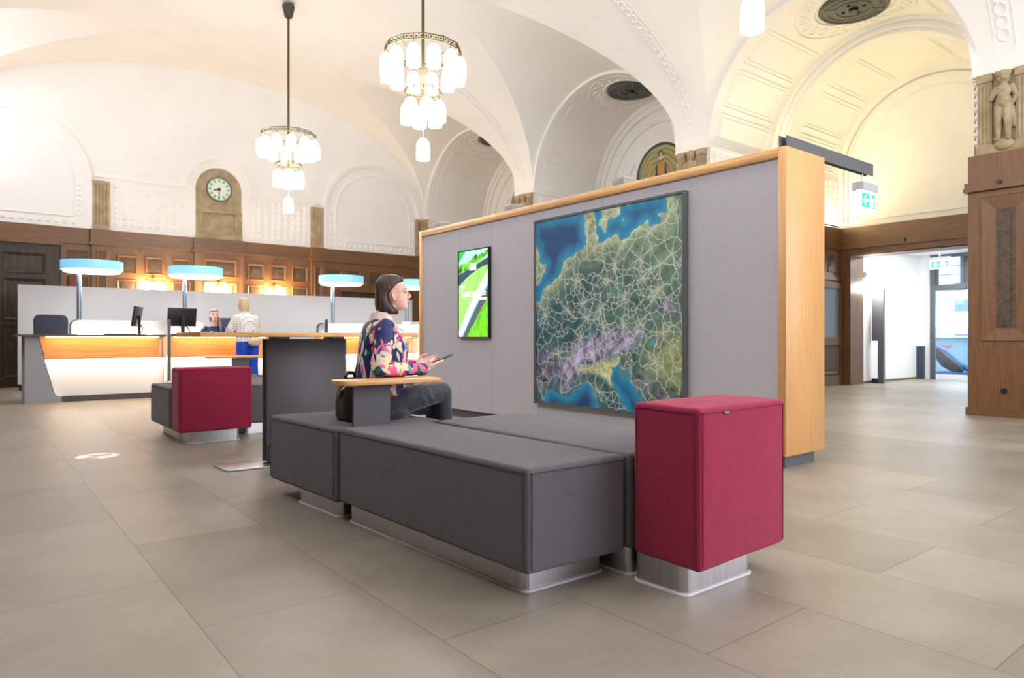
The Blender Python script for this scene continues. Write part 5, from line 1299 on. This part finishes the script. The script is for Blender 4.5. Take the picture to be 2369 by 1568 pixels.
rp = N(nt, 'ShaderNodeValToRGB'); rp.color_ramp.interpolation = 'CONSTANT'; rp.color_ramp.elements[0].color = (*lin((150,150,156)), 1); rp.color_ramp.elements[1].position = .30; rp.color_ramp.elements[1].color = (*lin((240,240,238)), 1)
nt.links.new(tc.outputs['Object'], vo.inputs['Vector']); nt.links.new(vo.outputs['Distance'], rp.inputs['Fac']); nt.links.new(rp.outputs[0], nt.nodes['Principled BSDF'].inputs['Base Color'])
put(me, 'blouse', BL, cu)
b = MB(); b.loft([(.86,.12,-.15,.19),(.93,.12,-.15,.185),(.99,.10,-.13,.165)], 30, 2.2)
for s in (-1, 1): b.limb([(-.02,s*.095,.90),(.0,s*.105,.50),(-.03,s*.12,.18)], [.108,.085,.075]); b.cone((-.03,s*.12,.20), (-.03,s*.122,.13), .078, .08, 20)
put(remeshed(b, .009, 3), 'trousers', varied(mat('royal_blue', (20,70,200), .7), (14,60,186), (30,82,214), nscale=12), cu)
for s in (-1, 1): q = MB(); q.limb([(-.05,s*.12,.045),(.15,s*.135,.035)], [.048,.036]); q.build('shoe', WHITE, cu, local=True)
b = MB(); b.loft([(-.03,.0,-.085,.06),(.0,.02,-.105,.076),(.05,.01,-.115,.082),(.10,.0,-.117,.084),(.14,.04,-.116,.083),(.18,.06,-.108,.077),(.205,.045,-.085,.062),(.222,.0,-.04,.03)], 32, 2.4, HM)
put(remeshed(b, .006, 2), 'hair', varied(mat('blond_hair', (214,192,150), .5), (196,172,128), (232,214,176), scale=(20,20,2), nscale=4), cu)
b = MB(); b.tube([(.13,-.13,1.42),(.05,-.16,1.40),(-.07,-.12,1.28),(-.155,-.02,1.08),(-.17,.03,.98)], .012, 6)
hb = thing('shoulder_bag', 'beige shoulder bag hanging at the back of the customer in blue trousers', 'bag', cu.location)
hb.rotation_euler = cu.rotation_euler
q = MB(); q.limb([(-.20,.03,.94),(-.205,-.11,.955)], [.055,.055]); q.ell((-.20,-.04,.93), (.05,.13,.07)); put(remeshed(q, .008, 3), 'pouch', mat('beige_leather', (224,204,170), .6), hb)
b.build('strap', mat('grey_strap', (120,118,116), .7), hb, local=True)
# ------------------------------------------------------------------ lights
def area(name, loc, rot, sx, sy, e, col=(255,244,228)):
    l = bpy.data.lights.new(name, 'AREA'); l.shape = 'RECTANGLE'; l.size = sx; l.size_y = sy; l.energy = e; l.color = lin(col)
    o = bpy.data.objects.new(name, l); COL.objects.link(o); o.location = loc; o.rotation_euler = rot; return o
w = bpy.data.worlds.new('world'); SC.world = w; w.use_nodes = True
bg = w.node_tree.nodes['Background']; bg.inputs[0].default_value = (*lin((240,240,248)), 1); bg.inputs[1].default_value = 2.6
# ------------------------------------------------------------------ camera
cd = bpy.data.cameras.new('camera'); cam = bpy.data.objects.new('camera', cd); COL.objects.link(cam)
cam.location = (0, 0, 1.0)
cam.rotation_euler = (PI/2, 0, -math.radians(38.39))
cd.sensor_width = 36; cd.sensor_fit = 'HORIZONTAL'; cd.lens = 36*1590/2369
cd.shift_y = -3/2369
cd.clip_end = 100
cd.dof.use_dof = True; cd.dof.focus_distance = 3.9; cd.dof.aperture_fstop = 2.8
SC.camera = cam
vs_ = SC.view_settings; vs_.view_transform = 'Standard'; vs_.look = 'None'; vs_.exposure = EXPO; vs_.gamma = 1; vs_.use_curve_mapping = False
SC.cycles.use_denoising = True; SC.cycles.adaptive_threshold = .02; SC.cycles.max_bounces = 8; SC.cycles.diffuse_bounces = 5
SC.cycles.sample_clamp_indirect = 8
